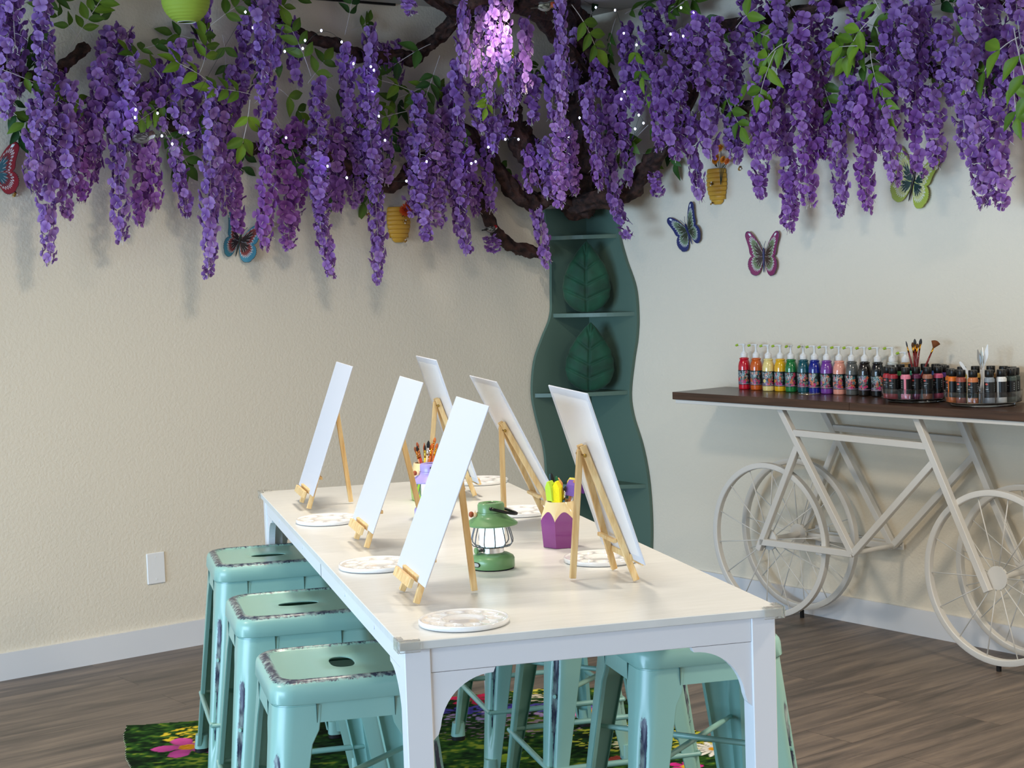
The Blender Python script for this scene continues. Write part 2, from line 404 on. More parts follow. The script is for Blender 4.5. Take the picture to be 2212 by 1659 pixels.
# ------------------------------------------------------------------ metal stools
def rsq(h, r, n=6, seg=6):
    pts = []
    for q, (cx, cy) in enumerate(((h-r, h-r), (-h+r, h-r), (-h+r, -h+r), (h-r, -h+r))):
        for i in range(n + 1):
            a = PI/2 * q + PI/2 * i / n; pts.append((cx + r*math.cos(a), cy + r*math.sin(a)))
        nx, ny = ((-h+r, h), (-h, -h+r), (h-r, -h), (h, h-r))[q]
        lx, ly = pts[-1]
        for i in range(1, seg): pts.append((lx + (nx-lx)*i/seg, ly + (ny-ly)*i/seg))
    return pts
def make_stool():
    t = thing('metal_stool', 'stool', 'stool', (0, 0, 0), 0, 'backless metal counter stools')
    zs = 0.610; b = MB(); rings = []; wear = []
    hole = []
    k = len(rsq(.1, .03))
    hp = rsq(0.5, 0.42)
    hole = [(x * 0.096, y * 0.050) for x, y in hp]
    prof = [('h', zs - 0.0085, 0), ('h', zs - 0.0065, 0), ('h2', zs - 0.0050, 0), (0.072, zs - 0.0045, 0), (0.125, zs - 0.0045, .0), (0.1355, zs - 0.0045, 0), (0.1375, zs - 0.0042, .40), (0.1400, zs - 0.0010, .46),
            (0.1445, zs + 0.0005, .54), (0.151, zs - 0.0010, .60), (0.1575, zs - 0.005, .46), (0.1625, zs - 0.012, .05), (0.1645, zs - 0.020, 0.0), (0.1665, zs - 0.044, 0), (0.1650, zs - 0.046, 0), (0.160, zs - 0.046, 0), (0.158, zs - 0.02, 0), (0.15, zs - 0.012, 0)]
    for h_, z, w_ in prof:
        if h_ == 'h': ring = [(x, y, z) for x, y in hole]
        elif h_ == 'h2': ring = [(x*1.08, y*1.12, z) for x, y in hole]
        else:
            r = 0.045 if h_ > .13 else 0.03 if h_ < .1 else .036
            ring = [(x, y, z) for x, y in rsq(h_, r)]
        rings.append(ring); wear += [w_] * k
    b.strip(rings)
    tag(b.build('seat', M_stool, t, 0.9, {'wear': wear}), None)
    # apron under the seat lip
    b = MB(); rr = []
    for h_, z in ((0.1590, zs - 0.040), (0.1640, zs - 0.084), (0.160, zs - 0.084), (0.155, zs - 0.040)): rr.append([(x, y, z) for x, y in rsq(h_, 0.043)])
    b.strip(rr); b.build('apron', M_stool, t, 0.9, {'wear': [0] * len(b.v)})
    # legs: folded sheet, rounded outer corner with a pressed groove
    def leg(sx, sy):
        rings = []; wr = []
        ts = [0, .04, .09, .14, .2, .26, .32, .4, .5, .6, .7, .78, .84, .9, 1.0]
        for i, s_ in enumerate(ts):
            z = (zs - 0.050) + (0.022 - (zs - 0.050)) * s_
            c = 0.1612 + 0.052 * s_
            wdt = 0.108 - 0.03 * min(1, s_/.14) if s_ < .14 else 0.078 - (0.078 - 0.036) * ((s_ - .14)/.86)
            wdt = 0.092 if i < 2 else (0.090 if i == 2 else wdt)
            r = 0.042 - 0.016 * s_
            g = 0.0
            if .16 < s_ < .9: g = 0.010 * min(1, (s_ - .16)/.12, (.9 - s_)/.08)
            lip = 0.010
            P = []; W = []
            P.append((c - wdt + lip*.3, c - lip)); W.append(0)
            P.append((c - wdt, c)); W.append(0)
            P.append((c - (wdt*.55 + r*.45), c)); W.append(0)
            na = 10
            for j in range(na + 1):
                a = PI/2 - PI/2 * j / na
                dd = g * math.exp(-((j - na/2)/1.25) ** 2)
                P.append((c - r + (r - dd)*math.cos(a), c - r + (r - dd)*math.sin(a)))
                W.append((0.78 if .18 < s_ < .55 else .62 if .55 <= s_ < .8 else 0) * math.exp(-((j - na/2)/(1.9 if s_ < .55 else 1.0)) ** 2))
            P.append((c, c - (wdt*.55 + r*.45))); W.append(0)
            P.append((c, c - wdt)); W.append(0)
            P.append((c - lip, c - wdt + lip*.3)); W.append(0)
            th = 0.0016
            inner = [(x - th, y - th) for x, y in P][::-1]
            ring = [(sx*x, sy*y, z) for x, y in P + inner]
            rings.append(ring); wr += W + [0] * len(P)
        b = MB(); b.strip(rings, caps=True)
        lo = b.build('leg', M_stool, t, 0.8, {'wear': wr})
        # tapered foot with a rubber cap
        b = MB(); cx = 0.1612 + 0.052 - 0.016
        r0 = [(sx*(cx + x), sy*(cx + y), 0.052) for x, y in rsq(0.0175, 0.012, 3, 2)]
        r1 = [(sx*(cx + x + .002), sy*(cx + y + .002), 0.012) for x, y in rsq(0.0205, 0.014, 3, 2)]
        b.strip([r0, r1], caps=True); b.build('foot', M_stool, lo, 0.8, {'wear': [0]*len(b.v)})
        b = MB(); b.strip([[(sx*(cx + x + .002), sy*(cx + y + .002), z) for x, y in rsq(0.0195, 0.014, 3, 2)] for z in (0.012, 0.0005)], caps=True)
        tag(b.build('rubber_cap', M_rubber, lo, 0.8), 'black rubber cap')
    for sx in (1, -1):
        for sy in (1, -1): leg(sx, sy)
    def rod(a, e, z, r=0.0075):
        b = MB(); a = Vector((*a, z)); e = Vector((*e, z)); n = 10
        pts = [a.lerp(e, i/n) for i in range(n+1)]
        rr = [r*.75, r*.9] + [r]*(n-3) + [r*.9, r*.75]
        b.tube(pts, rr, 10); b.build('rung', M_stool, t, 0.9, {'wear': [0]*len(b.v)})
    c = 0.1612 + 0.052 * 0.72
    for q in ((1, 1, -1, 1), (-1, 1, -1, -1), (-1, -1, 1, -1), (1, -1, 1, 1)):
        rod(((c-.004)*q[0] - .0*q[0], (c-.004)*q[1]), ((c-.004)*q[2], (c-.004)*q[3]), 0.178)
    c = 0.1612 + 0.052 * 0.40 - 0.012
    for q in ((1, 1, -1, -1, 0.352), (1, -1, -1, 1, 0.366)):
        rod((c*q[0], c*q[1]), (c*q[2], c*q[3]), q[4], 0.0065)
    M_seam = mat('seam_shadow_gap', '33544e', .6)
    for s in (-1, 1):
        b = MB()
        for q in (-1, 1):
            for bx in (((q*.078 - .0006, s*.1600, zs - .084), (q*.078 + .0006, s*.1645, zs - .047)), ((s*.1600, q*.078 - .0006, zs - .084), (s*.1645, q*.078 + .0006, zs - .047))):
                b = MB(); b.box(*bx); b.build('seam', M_seam, t)
    return t
stool0 = make_stool()
stools = [(-0.020, 0.545, PI/2, 'seafoam metal stool nearest the camera in the left row'),
          (-0.022, 1.19, 0, 'seafoam metal stool in the middle of the left row'),
          (-0.008, 1.925, 0, 'seafoam metal stool farthest back in the left row'),
          (0.738, 0.545, 0, 'seafoam metal stool behind the front right table leg'),
          (0.742, 1.20, 0, 'seafoam metal stool in the middle of the right row, mostly under the table'),
          (0.735, 1.765, 0, 'seafoam metal stool farthest back in the right row, seen under the table')]
for i, (u, v, a, lb) in enumerate(stools):
    o = stool0 if i == 0 else copy_tree(stool0)
    o.location = T(u, v, 0.0065); o.rotation_euler = (0, 0, TA + a); o['label'] = lb

# ------------------------------------------------------------------ easels and canvases
def make_easel(tau, bspread):
    t = thing('table_easel', 'easel', 'easel', (0, 0, 0), 0, 'small pine table easels')
    ct, st = math.cos(tau), math.sin(tau); hl = 0.292
    def P(h, y, off=0.0): return Vector((h*st - off*ct, y, h*ct + off*st))
    for s in (-1, 1):
        b = MB(); b.beam(P(0.004, s*0.071), P(hl, s*0.010), 0.0125, 0.0095, bev=.001, up=(0, 1, 0)); b.build('front_leg', M_pine, t, 0.5)
    apex = P(hl - 0.016, 0, -0.0115)
    b = MB(); b.beam(apex + Vector((-.003, 0, .01)), Vector((bspread, 0.0, 0.005)), 0.0125, 0.0095, bev=.001, up=(0, 1, 0)); b.build('back_leg', M_pine, t, 0.5)
    b = MB(); b.beam(P(0.050, -0.068, 0.010), P(0.050, 0.068, 0.010), 0.011, 0.013, bev=.001, up=(0, 0, 1))
    b.beam(P(0.038, -0.075, 0.024), P(0.038, 0.075, 0.024), 0.019, 0.009, bev=.001, up=tuple(P(0, 0, 1) - P(0, 0, 0)))
    b.build('ledge', M_pine, t, 0.5)
    b = MB(); b.beam(P(0.092, -0.052, -0.011), P(0.092, 0.052, -0.011), 0.009, 0.008, bev=.001, up=(0, 0, 1)); b.build('cross_bar', M_pine, t, 0.5)
    b = MB(); b.cyl(P(hl - 0.018, -0.026, -.006), P(hl - 0.018, 0.026, -.006), 0.0022, k=8)
    b.sphere(P(hl - 0.018, -0.027, -.006), 0.0042, 8); b.sphere(P(hl - 0.018, 0.024, -.006), 0.0042, 8)
    b.build('bolt', M_brass, t, 0.9)
    return t
CW, CH = 0.274, 0.367
cvd = [(0.089, 0.379, 1, 0.385, 0.135, 'nearest in the left row'), (0.113, 1.066, 1, 0.367, 0.16, 'in the middle of the left row'), (0.078, 1.771, 1, 0.341, 0.13, 'farthest in the left row'),
       (0.564, 0.419, -1, 0.305, 0.115, 'nearest in the right row'), (0.628, 1.161, -1, 0.456, 0.13, 'in the middle of the right row'), (0.561, 1.795, -1, 0.300, 0.12, 'farthest in the right row')]
for i, (u, v, side, tau, bs, where) in enumerate(cvd):
    e = make_easel(tau, bs)
    fu = u + side * 0.0035
    e.location = T(fu, v, TZ + 0.0002); e.rotation_euler = (0, 0, TA + (0 if side == 1 else PI))
    e['label'] = 'pine table easel ' + where
    b = MB(); ct, st = math.cos(tau), math.sin(tau)
    def P(h, y, off=0.0): return Vector((h*st - off*ct, y, h*ct + off*st))
    cb = 0.0445
    # panel canvas: shallow frame with a sunken back and rounded edges
    m = Matrix(((0, st, -ct, 0), (1, 0, 0, 0), (0, ct, st, 0), (0, 0, 0, 1))); m.translation = P(cb, 0, 0.0072)
    o = thing('blank_canvas', 'blank white canvas on the easel ' + where, 'canvas', e.location, e.rotation_euler[2], 'blank white canvases')
    b.box((-CW/2, 0, 0.0022), (CW/2, CH, 0.0044), mtx=m, bev=.0008); b.build('painting_surface', M_canvas, o, 0.5)
    b = MB()
    for q in (((-CW/2+.001, .001), (CW/2-.001, .016)), ((-CW/2+.001, CH-.016), (CW/2-.001, CH-.001)), ((-CW/2+.001, .016), (-CW/2+.016, CH-.016)), ((CW/2-.016, .016), (CW/2-.001, CH-.016))):
        b.box((*q[0], 0.0014), (*q[1], 0.0023), mtx=m, bev=.0003)
    M_bk = mat('primed_back_board', 'e4e4e6', 0.25); bump(M_bk, 30, .03) if not M_bk.get('d') else None; M_bk['d'] = 1
    b.build('back_edge', M_canvas, o, 0.5)
    b = MB(); b.box((-CW/2+.014, .014, 0.0017), (CW/2-.014, CH-.014, 0.0023), mtx=m); b.build('back_board', M_bk, o)

# ------------------------------------------------------------------ palettes
def make_palette():
    R = 0.0825; k = 96; rr = np.array([0, .2, .3, .36, .40, .44, .48, .52, .56, .60, .64, .68, .72, .76, .80, .84, .88, .92, .955, .98, 1.0])
    rings = []
    for r in rr:
        ring = []
        for j in range(k):
            a = 2*PI*j/k; x, y = r*R*math.cos(a), r*R*math.sin(a); z = 0.0085
            if r < .47: z = 0.0085 - 0.005 * min(1, max(0, (.47 - r)/.10))
            d = min(math.hypot(x - .70*R*math.cos(2*PI*q/10), (y - .70*R*math.sin(2*PI*q/10))) for q in range(10)) / (0.155*R)
            if d < 1: z = 0.0085 - 0.0065 * math.sqrt(1 - d*d)
            if r > .97: z = 0.0105
            ring.append((x, y, z))
        rings.append(ring)
    rings.append([(1.012*R*math.cos(2*PI*j/k), 1.012*R*math.sin(2*PI*j/k), 0.0085) for j in range(k)])
    rings.append([(1.012*R*math.cos(2*PI*j/k), 1.012*R*math.sin(2*PI*j/k), 0.0015) for j in range(k)])
    rings.append([(.96*R*math.cos(2*PI*j/k), .96*R*math.sin(2*PI*j/k), 0.0008) for j in range(k)])
    rings.append([(0.001*math.cos(2*PI*j/k), .001*math.sin(2*PI*j/k), 0.0008) for j in range(k)])
    b = MB(); b.strip(rings); return b.build('paint_palette', M_pal, None, PI)
pal0 = make_palette()
for i, (px, py, lb) in enumerate([(1002, 1339, 'round white paint palette closest to the front edge of the table'), (814, 1219, 'round white paint palette left of the nearest left canvas'), (709, 1122, 'round white paint palette left of the middle left canvas'),
                                  (1300, 1205, 'round white paint palette behind the legs of the nearest right easel'), (1125, 1104, 'round white paint palette between the green lantern and the purple pencil cup'), (1038, 1038, 'round white paint palette at the far end of the table beside the shelf')]):
    o = pal0 if i == 0 else pal0.copy()
    if i: COL.objects.link(o)
    o.location = onz(px, py, TZ + .006); o.location.z = TZ + 0.0002; o.rotation_euler = (0, 0, 0.3*i); tag(o, lb, 'palette', 'round paint palettes')

# ------------------------------------------------------------------ camp lanterns
def make_lantern(name, body, dark, label):
    t = thing('camp_lantern', label, 'lantern')
    Mb = mat(name, body, 0.35, coat=0.2); bump(Mb, 30, .03)
    M_glow = mat('lantern_glow', 'ffffff', 0.4, emit='cdf2ff', estr=1.55)
    b = MB(); b.lathe([(0.046, 0.002), (0.0475, 0.004), (0.0475, 0.022), (0.045, 0.027), (0.036, 0.032), (0.027, 0.035)], 48); b.build('base', Mb, t, 0.9)
    b = MB(); b.lathe([(0.0455, 0.0), (0.0465, 0.0025)], 48); b.build('base_pad', M_rubber, t, .9)
    b = MB(); b.lathe([(0.0250, 0.034), (0.0250, 0.046), (0.023, 0.047)], 40); b.build('chrome_collar', M_chrome, t, 0.9)
    b = MB(); b.lathe([(0.012, 0.047), (0.0245, 0.0485), (0.0275, 0.053), (0.0272, 0.085), (0.026, 0.097)], 32); b.build('light_cylinder', M_glow, t, 0.9)
    for q in range(12):
        a = 2*PI*(q + .3)/12; ca, sa_ = math.cos(a), math.sin(a)
        pts = [(0.027, .0475), (0.032, .0475), (0.0405, .050), (0.0455, .056), (0.0458, .062), (0.043, .074), (0.0385, .088), (0.035, .101)]
        b = MB(); b.tube([(r*ca, r*sa_, z) for r, z in pts], 0.0013, 6); tag(b.build('cage_wire', M_gun, t, 2.0))
    b = MB(); b.lathe([(0.0265, 0.0460), (0.0280, .0475), (0.0265, .0490)], 40); b.build('cage_ring', M_gun, t, 2)
    b = MB(); b.lathe([(0.050, 0.0935), (0.0565, 0.0955), (0.0568, 0.0985), (0.050, 0.104), (0.040, 0.110), (0.033, 0.116), (0.0325, 0.119), (0.0315, 0.1195), (0.0312, 0.122), (0.0298, 0.1225)], 56)
    b.lathe([(0.0298, 0.1225), (0.0285, 0.1225)], 56)
    b.build('shade', Mb, t, 0.7)
    b = MB(); b.lathe([(0.0290, 0.1215), (0.0290, 0.138), (0.0265, 0.1425), (0.018, 0.1435), (0.016, 0.141), (0.001, 0.141)], 48); b.build('cap', Mb, t, 0.7)
    b = MB(); b.lathe([(0.001, 0.1412), (0.011, 0.1412), (0.011, 0.1425), (0.0065, 0.1425), (0.0065, .1415)], 6); b.build('vent', mat(name + '_dark', dark, .5), t)
    # carrying handle folded down to the right
    pts = []
    for q in range(25):
        a = -PI/2 + PI * q / 24
        pts.append((0.030 * 0 + 0.055 * math.cos(a), 0.0305 * math.sin(a), 0.133 - 0.016 * math.cos(a)))
    b = MB(); b.tube(pts, [0.0032]*25, 8); b.sphere((0, -.0305, .133), .0038, 10); b.sphere((0, .0305, .133), .0038, 10)
    hn = b.build('handle', M_black, t, 2); hn.rotation_euler = (0, 0, 0.0)
    # regulator knob
    a = PI + 0.45; d = Vector((math.cos(a), math.sin(a), 0))
    b = MB(); b.cyl(d*0.024 + Vector((0, 0, .041)), d*0.036 + Vector((0, 0, .041)), 0.0032, k=10); b.build('knob_stem', M_gun, t, .9)
    b = MB(); b.cyl(d*0.036 + Vector((0, 0, .041)), d*0.0405 + Vector((0, 0, .041)), 0.0072, k=18); b.cyl(d*0.0405 + Vector((0, 0, .041)), d*0.0415 + Vector((0, 0, .041)), 0.0072, .0055, k=18); b.build('knob', Mb, t, .7)
    # mushroom charm on the brim
    mm = Matrix.Translation((-0.037, -0.008, 0.1205))
    b = MB(); b.sphere((-0.0345, -.012, 0.1185), 0.0052, 12, sc=(1, 1, 1.1)); b.cyl((-.0345, -.012, .122), (-.0335, -.012, .128), .0009, k=6)
    tag(b.build('charm_stalk', mat('charm_cream', 'ecc79a', .6), t, 2), 'cream stalk of the mushroom charm')
    b = MB(); b.sphere((-0.0425, -.013, 0.120), 0.0065, 14, sc=(.85, 1, 1)); tag(b.build('charm_cap', mat('charm_brown', '9c4a28', .6), t, 2), 'brown cap of the mushroom charm')
    # small oval badge on the base
    a = PI + 0.72
    m = Matrix.Rotation(a, 4, 'Z') @ Matrix.Translation((0.0474, 0, 0.0135)) @ Matrix.Rotation(PI/2, 4, 'Y')
    pl = [(0.0055*math.cos(2*PI*q/20), (0.0085 if math.sin(2*PI*q/20) > 0 else -.0085) * 0 + 0.0085*math.sin(2*PI*q/20) + (0.004 if math.sin(2*PI*q/20) > 0 else -.004)) for q in range(20)]
    b = MB(); b.prism(pl, 0.0011, 0, m); b.build('badge', M_black, t)
    b = MB(); b.prism([(x*.72, y*.85) for x, y in pl], 0.0015, 0, m); b.build('badge_plate', mat('badge_grey', 'a8aca8', .4), t)
    return t
ln = make_lantern('lantern_green', '6f9a66', '3c5a36', 'green camp lantern glowing in the middle of the nearer table')
p = onz(1065, 1227, TZ); ln.location = (p.x, p.y, TZ + .0002); ln.rotation_euler = (0, 0, 0.0)
ln = make_lantern('lantern_lilac', 'a597d4', '5c5090', 'lilac camp lantern half hidden behind the nearest left canvas')
p = onz(935, 1118, TZ); ln.location = (p.x, p.y, TZ + .0002); ln.rotation_euler = (0, 0, 0.08)
# warm up light from the lantern cylinders comes from their own glow

# ------------------------------------------------------------------ pencil-shaped cups
def make_cup(name, c1, label, loc, rz, round_=False):
    t = thing('pencil_cup', label, 'cup', loc, rz)
    Mw = mat('cup_tan_ceramic', 'e8cf9a', 0.18, coat=0.6); Mc = mat(name, c1, 0.22, coat=0.5)
    for m in (Mw, Mc):
        if not m.get('d'): bump(m, 14, .03); m['d'] = 1
    R = 0.0455; nseg = 16; k = 6 * nseg
    def rad(a, z):
        hexr = R * (.90 + .10*min(1, z/.062)) * math.cos(PI/6) / math.cos(((a + PI/6) % (PI/3)) - PI/6)
        tt = min(1, max(0, (z - .072)/.030)); hexr = hexr*(1-tt) + (R*.93)*tt
        if z > .066: hexr *= 1 - 0.24 * ((z - .066)/.040) ** 1.25
        return hexr
    def wave(a):  # scallop height
        ph = ((a + PI/6) % (PI/3)) / (PI/3); return 0.062 + 0.022 * math.sin(PI*ph) ** .75
    A = [2*PI*j/k for j in range(k)]
    b = MB(); rings = [[(0.96*rad(a, 0)*math.cos(a), .96*rad(a, 0)*math.sin(a), 0.0003) for a in A]]
    for f in (0.012, .2, .4, .6, .8, 1.0): rings.append([(rad(a, wave(a)*f)*1.012*math.cos(a), rad(a, wave(a)*f)*1.012*math.sin(a), wave(a)*f) for a in A])
    rings.append([(rad(a, wave(a))*.985*math.cos(a), rad(a, wave(a))*.985*math.sin(a), wave(a)) for a in A])
    b.strip(rings); b.strip([rings[0], [(.001*math.cos(a), .001*math.sin(a), .0003) for a in A]])
    b.build('coloured_sleeve', Mc, t, 0.35)
    b = MB(); rings = []
    for q in range(11):
        f = q/10; ring = []
        for a in A:
            z = (wave(a) - .0006)*(1-f) + .106*f; ring.append((rad(a, z)*math.cos(a), rad(a, z)*math.sin(a), z))
        rings.append(ring)
    for z in (.106, .1, .08, .05, .006): rings.append([((rad(a, z) - .004)*math.cos(a), (rad(a, z)-.004)*math.sin(a), z) for a in A])
    rings.append([(.001*math.cos(a), .001*math.sin(a), .006) for a in A])
    b.strip(rings); b.build('sharpened_rim', Mw, t, 0.7)
    return t
p = onz(1212, 1180, TZ); CUP1 = Vector((p.x, p.y, TZ + .0002))
make_cup('cup_purple', '7b2f72', 'purple pencil-shaped cup full of brushes beside the nearest right easel', CUP1, -.30)
p = onz(921, 1080, TZ); CUP2 = Vector((p.x, p.y, TZ + .0002))
make_cup('cup_lime', '8cba2c', 'lime and tan pencil-shaped cup of brushes behind the lilac lantern', CUP2, 0.35, True)

def brush(loc, lean, az, length, handle, ferr, hair, label, group, hl=0.016, hw=0.0028, fan=False, base=0.006, sponge=None, flat=.5):
    """a brush or sponge standing in a cup: loc = centre of the cup floor; it leans out toward az"""
    t = thing('paint_brush' if sponge is None else 'foam_brush', label, 'brush', loc, 0, group)
    d = Vector((math.sin(lean)*math.cos(az), math.sin(lean)*math.sin(az), math.cos(lean)))
    m = Matrix.Translation(Vector((0, 0, base)) + Vector((math.cos(az), math.sin(az), 0)) * (-0.010 if sponge is None else .010)) @ d.to_track_quat('Z', 'X').to_matrix().to_4x4()
    if sponge is None:
        b = MB(); lh = length - hl - 0.022
        b.lathe([(0.0012, 0), (0.0022, 0.004), (0.0032, lh*.35), (0.0036, lh*.8), (0.0028, lh)], 10, 0, m); b.build('handle', mat('h_'+handle, handle, .3, coat=.4), t, 2)
        b = MB(); b.lathe([(0.0028, lh), (0.0030, lh+.008), (hw, lh + .022)], 10, 0, m); b.build('ferrule', mat('f_'+ferr, ferr, .25, metal=1.0), t, 2)
        b = MB()
        if fan:
            pts = [(-.003, 0), (.003, 0), (.017, .020)] + [(.017 - .034*q/8, .020 + .007*math.sin(PI*q/8)) for q in range(1, 8)] + [(-.017, .020)]
            mm = m @ Matrix.Translation((0, 0, lh+.022)) @ Matrix(((1, 0, 0, 0), (0, 0, 1, -.001), (0, 1, 0, 0), (0, 0, 0, 1))); b.prism(pts, .002, 0, mm)
        else:
            pr = [(hw, lh+.020), (hw*1.25, lh+.022+hl*.4), (hw*.8, lh+.022+hl*.8), (hw*.15, lh+.022+hl)]
            b.lathe(pr, 10, 0, m @ Matrix.Diagonal((1.25, flat, 1, 1)))
        b.build('bristles', mat('b_'+hair, hair, .8), t, 2)
    else:
        w_, l_ = sponge
        b = MB(); b.cyl((0, 0, 0), (0, 0, length - l_ + .01), 0.0032, k=8); b.v = [tuple(m @ Vector(v)) for v in b.v]; b.build('handle', mat('h_'+handle, handle, .5), t, 2)
        b = MB(); z0 = length - l_; th_ = .009
        rings = [[(-w_, -th_, z0), (w_, -th_, z0), (w_, th_, z0), (-w_, th_, z0)], [(-w_, -th_, z0 + l_*.7), (w_, -th_, z0 + l_*.7), (w_, th_, z0 + l_*.7), (-w_, th_, z0 + l_*.7)],
                 [(-w_*.8, -.002, z0 + l_), (w_*.8, -.002, z0 + l_), (w_*.8, .002, z0 + l_), (-w_*.8, .002, z0 + l_)]]
        b.strip([[m @ Vector(q) for q in r] for r in rings], caps=True); ms = mat('s_'+hair, hair, .9)
        if not ms.get('d'): bump(ms, 400, .5, .002); ms['d'] = 1
        b.build('foam_tip', ms, t)
    return t
G1 = 'tools in the purple pencil cup'
for az, ln_, L_, hd, fe, ha, lb, kw in [
        (PI, .10, .158, 'c8d8d0', 'c0c0c0', '2a6a3a', 'green tipped brush at the left rim of the purple cup', {}),
        (PI+.3, .17, .168, '1c1c20', '303034', '141416', 'thin black brush leaning left out of the purple cup', {'hl': .022}),
        (PI-.5, .20, .165, '24484e', '303a40', '24484e', 'thin dark teal brush at the back left of the purple cup', {}),
        (-2.4, .13, .150, 'a8c83c', 'c8c8c8', 'b4d23c', 'lime green foam brush left of the yellow one', {'sponge': (.009, .045)}),
        (-1.9, .05, .147, 'e8d020', 'c8c8c8', 'f2e21c', 'bright yellow foam brush at the front of the purple cup', {'sponge': (.0135, .048)}),
        (1.6, .06, .150, 'e8b070', 'c8c8c8', 'efb070', 'round peach sponge at the back of the purple cup', {'sponge': (.0145, .035)}),
        (0.5, .17, .152, 'e8dc80', 'c8c8c8', 'ece46a', 'pale yellow foam brush at the back right of the purple cup', {'sponge': (.007, .03)}),
        (-.35, .16, .150, 'd8e0e4', 'b8c0c8', '7a5aa6', 'violet foam brush at the right of the purple cup', {'sponge': (.011, .036)}),
        (0.05, .30, .168, '3a1850', 'c8c8c8', '5a2a7a', 'dark purple foam brush leaning far right', {'sponge': (.010, .045)}),
        (-.9, .24, .140, '4a8ac0', 'e6e6e6', '201c30', 'brush with a white ferrule and blue handle', {'hl': .012}),
        (-.45, .33, .158, 'b87040', 'c88858', 'c08050', 'copper coloured brush leaning right', {'hl': .010}),
        (-.2, .36, .150, 'dcdcdc', 'e0e0e0', 'e2dccf', 'white brush farthest right in the purple cup', {'hl': .012})]:
    brush(CUP1, ln_, az, L_, hd, fe, ha, lb, G1, **kw)
G2 = 'brushes in the lime pencil cup'
for q, (dx, ln_, L_, hd, fe, ha, lb) in enumerate([
        (PI+.1, .25, .150, 'e0a070', 'c08040', '8a4a28', 'tan brush leaning farthest left in the lime cup'), (PI+.5, .22, .152, 'b03018', 'b06a40', '20140c', 'red handled brush leaning left'),
        (PI-.3, .20, .160, 'a83820', 'c08050', '9a4a28', 'thin red-brown brush at the back left of the lime cup'), (-2.2, .08, .150, 'c87828', 'c8a050', 'a05028', 'orange brush left of the centre of the lime cup'),
        (-1.8, .06, .156, 'c07820', 'b89040', 'a85a30', 'ochre brush in the centre of the lime cup'), (-1.0, .10, .150, 'e8cc30', 'e0c850', '141414', 'yellow brush with a short black tip'),
        (-.6, .16, .164, 'd8c0a0', 'c8c8c8', '0e0e10', 'brush with a round black tip standing above the others'), (-.3, .22, .158, 'd0641c', 'e08828', 'c86020', 'wide orange brush leaning right'),
        (.1, .24, .174, 'd06a20', 'd88030', 'd07030', 'tallest orange brush leaning right out of the lime cup'), (.5, .20, .150, '2a4a6a', 'c0c0c8', 'c06820', 'blue handled orange brush'),
        (-.1, .30, .160, 'c85a18', 'e0902c', 'c05a20', 'orange brush at the far right of the lime cup')]):
    brush(CUP2, ln_, dx, L_, hd, fe, ha, lb, G2, hl=.014 if q != 6 else .02, hw=.0028 if q != 6 else .004)

# ------------------------------------------------------------------ corner shelf
def smooth_curve(pts, n=6):
    out = []
    P = [pts[0]] + list(pts) + [pts[-1]]
    for i in range(1, len(P) - 2):
        for j in range(n):
            t = j / n; p0, p1, p2, p3 = [np.array(q, float) for q in P[i-1:i+3]]
            out.append(tuple(0.5*((2*p1) + (p2-p0)*t + (2*p0-5*p1+4*p2-p3)*t*t + (3*p1-p0-3*p2+p3)*t**3)))
    out.append(tuple(pts[-1])); return out
sh = thing('corner_shelf', 'tall wavy-edged sage green corner shelf holding two leaf cushions', 'shelf', room(0, 0, 0))
SHL = [(.352, 0), (.335, .12), (.305, .25), (.287, .37), (.288, .49), (.297, .60), (.335, .74), (.353, .845), (.335, .98), (.287, 1.083), (.236, 1.18), (.228, 1.30), (.225, 1.42), (.238, 1.53), (.252, 1.645)]
SHR = [(.372, 0), (.382, .12), (.390, .25), (.387, .37), (.373, .49), (.341, .61), (.290, .73), (.275, .83), (.302, .97), (.329, 1.073), (.339, 1.175), (.327, 1.294), (.272, 1.415), (.236, 1.52), (.230, 1.645)]
WG = 0.003
for side, prof in (('L', SHL), ('R', SHR)):
    poly = [(0.0, 0.0)] + smooth_curve(prof) + [(0.0, 1.645)]
    ax, ay = (DL, DR) if side == 'L' else (DR, DL)
    off = WG if side == 'L' else WG
    m = Matrix(((ax[0], 0, ay[0], ay[0]*off), (ax[1], 0, ay[1], ay[1]*off), (0, 1, 0, 0.0), (0, 0, 0, 1)))
    b = MB(); x0 = WG if side == 'L' else WG + .015
    x0 = max(x0, .0135 + .003) if False else x0
    b.prism([(max(x, x0), z + (0.0005)) for x, z in poly], 0.015, 0, m); b.build('side_panel', M_shelf, sh)
def prof_at(prof, z):
    return float(np.interp(z, [q[1] for q in prof], [q[0] for q in prof]))
for z in (1.527, 1.187, .842, .437, .06):
    a, c_ = prof_at(SHL, z) - .012, prof_at(SHR, z) - .012
    pts = [(.018, .018), (a, .018)]
    for i in range(1, 12):
        t = i/12; bulge = .035 * math.sin(PI*t)
        pts.append((a*(1-t) + .018*t + bulge*.7, .018*(1-t) + c_*t + bulge*.7))
    pts.append((.018, c_))
    b = MB(); m = Matrix(((DL[0], DR[0], 0, 0), (DL[1], DR[1], 0, 0), (0, 0, 1, z - .017), (0, 0, 0, 1)))
    b.prism(pts, .017, 0, m); b.build('shelf_board', M_shelf, sh)
b = MB(); m = Matrix(((DL[0], DR[0], 0, 0), (DL[1], DR[1], 0, 0), (0, 0, 1, 1.646), (0, 0, 0, 1)))

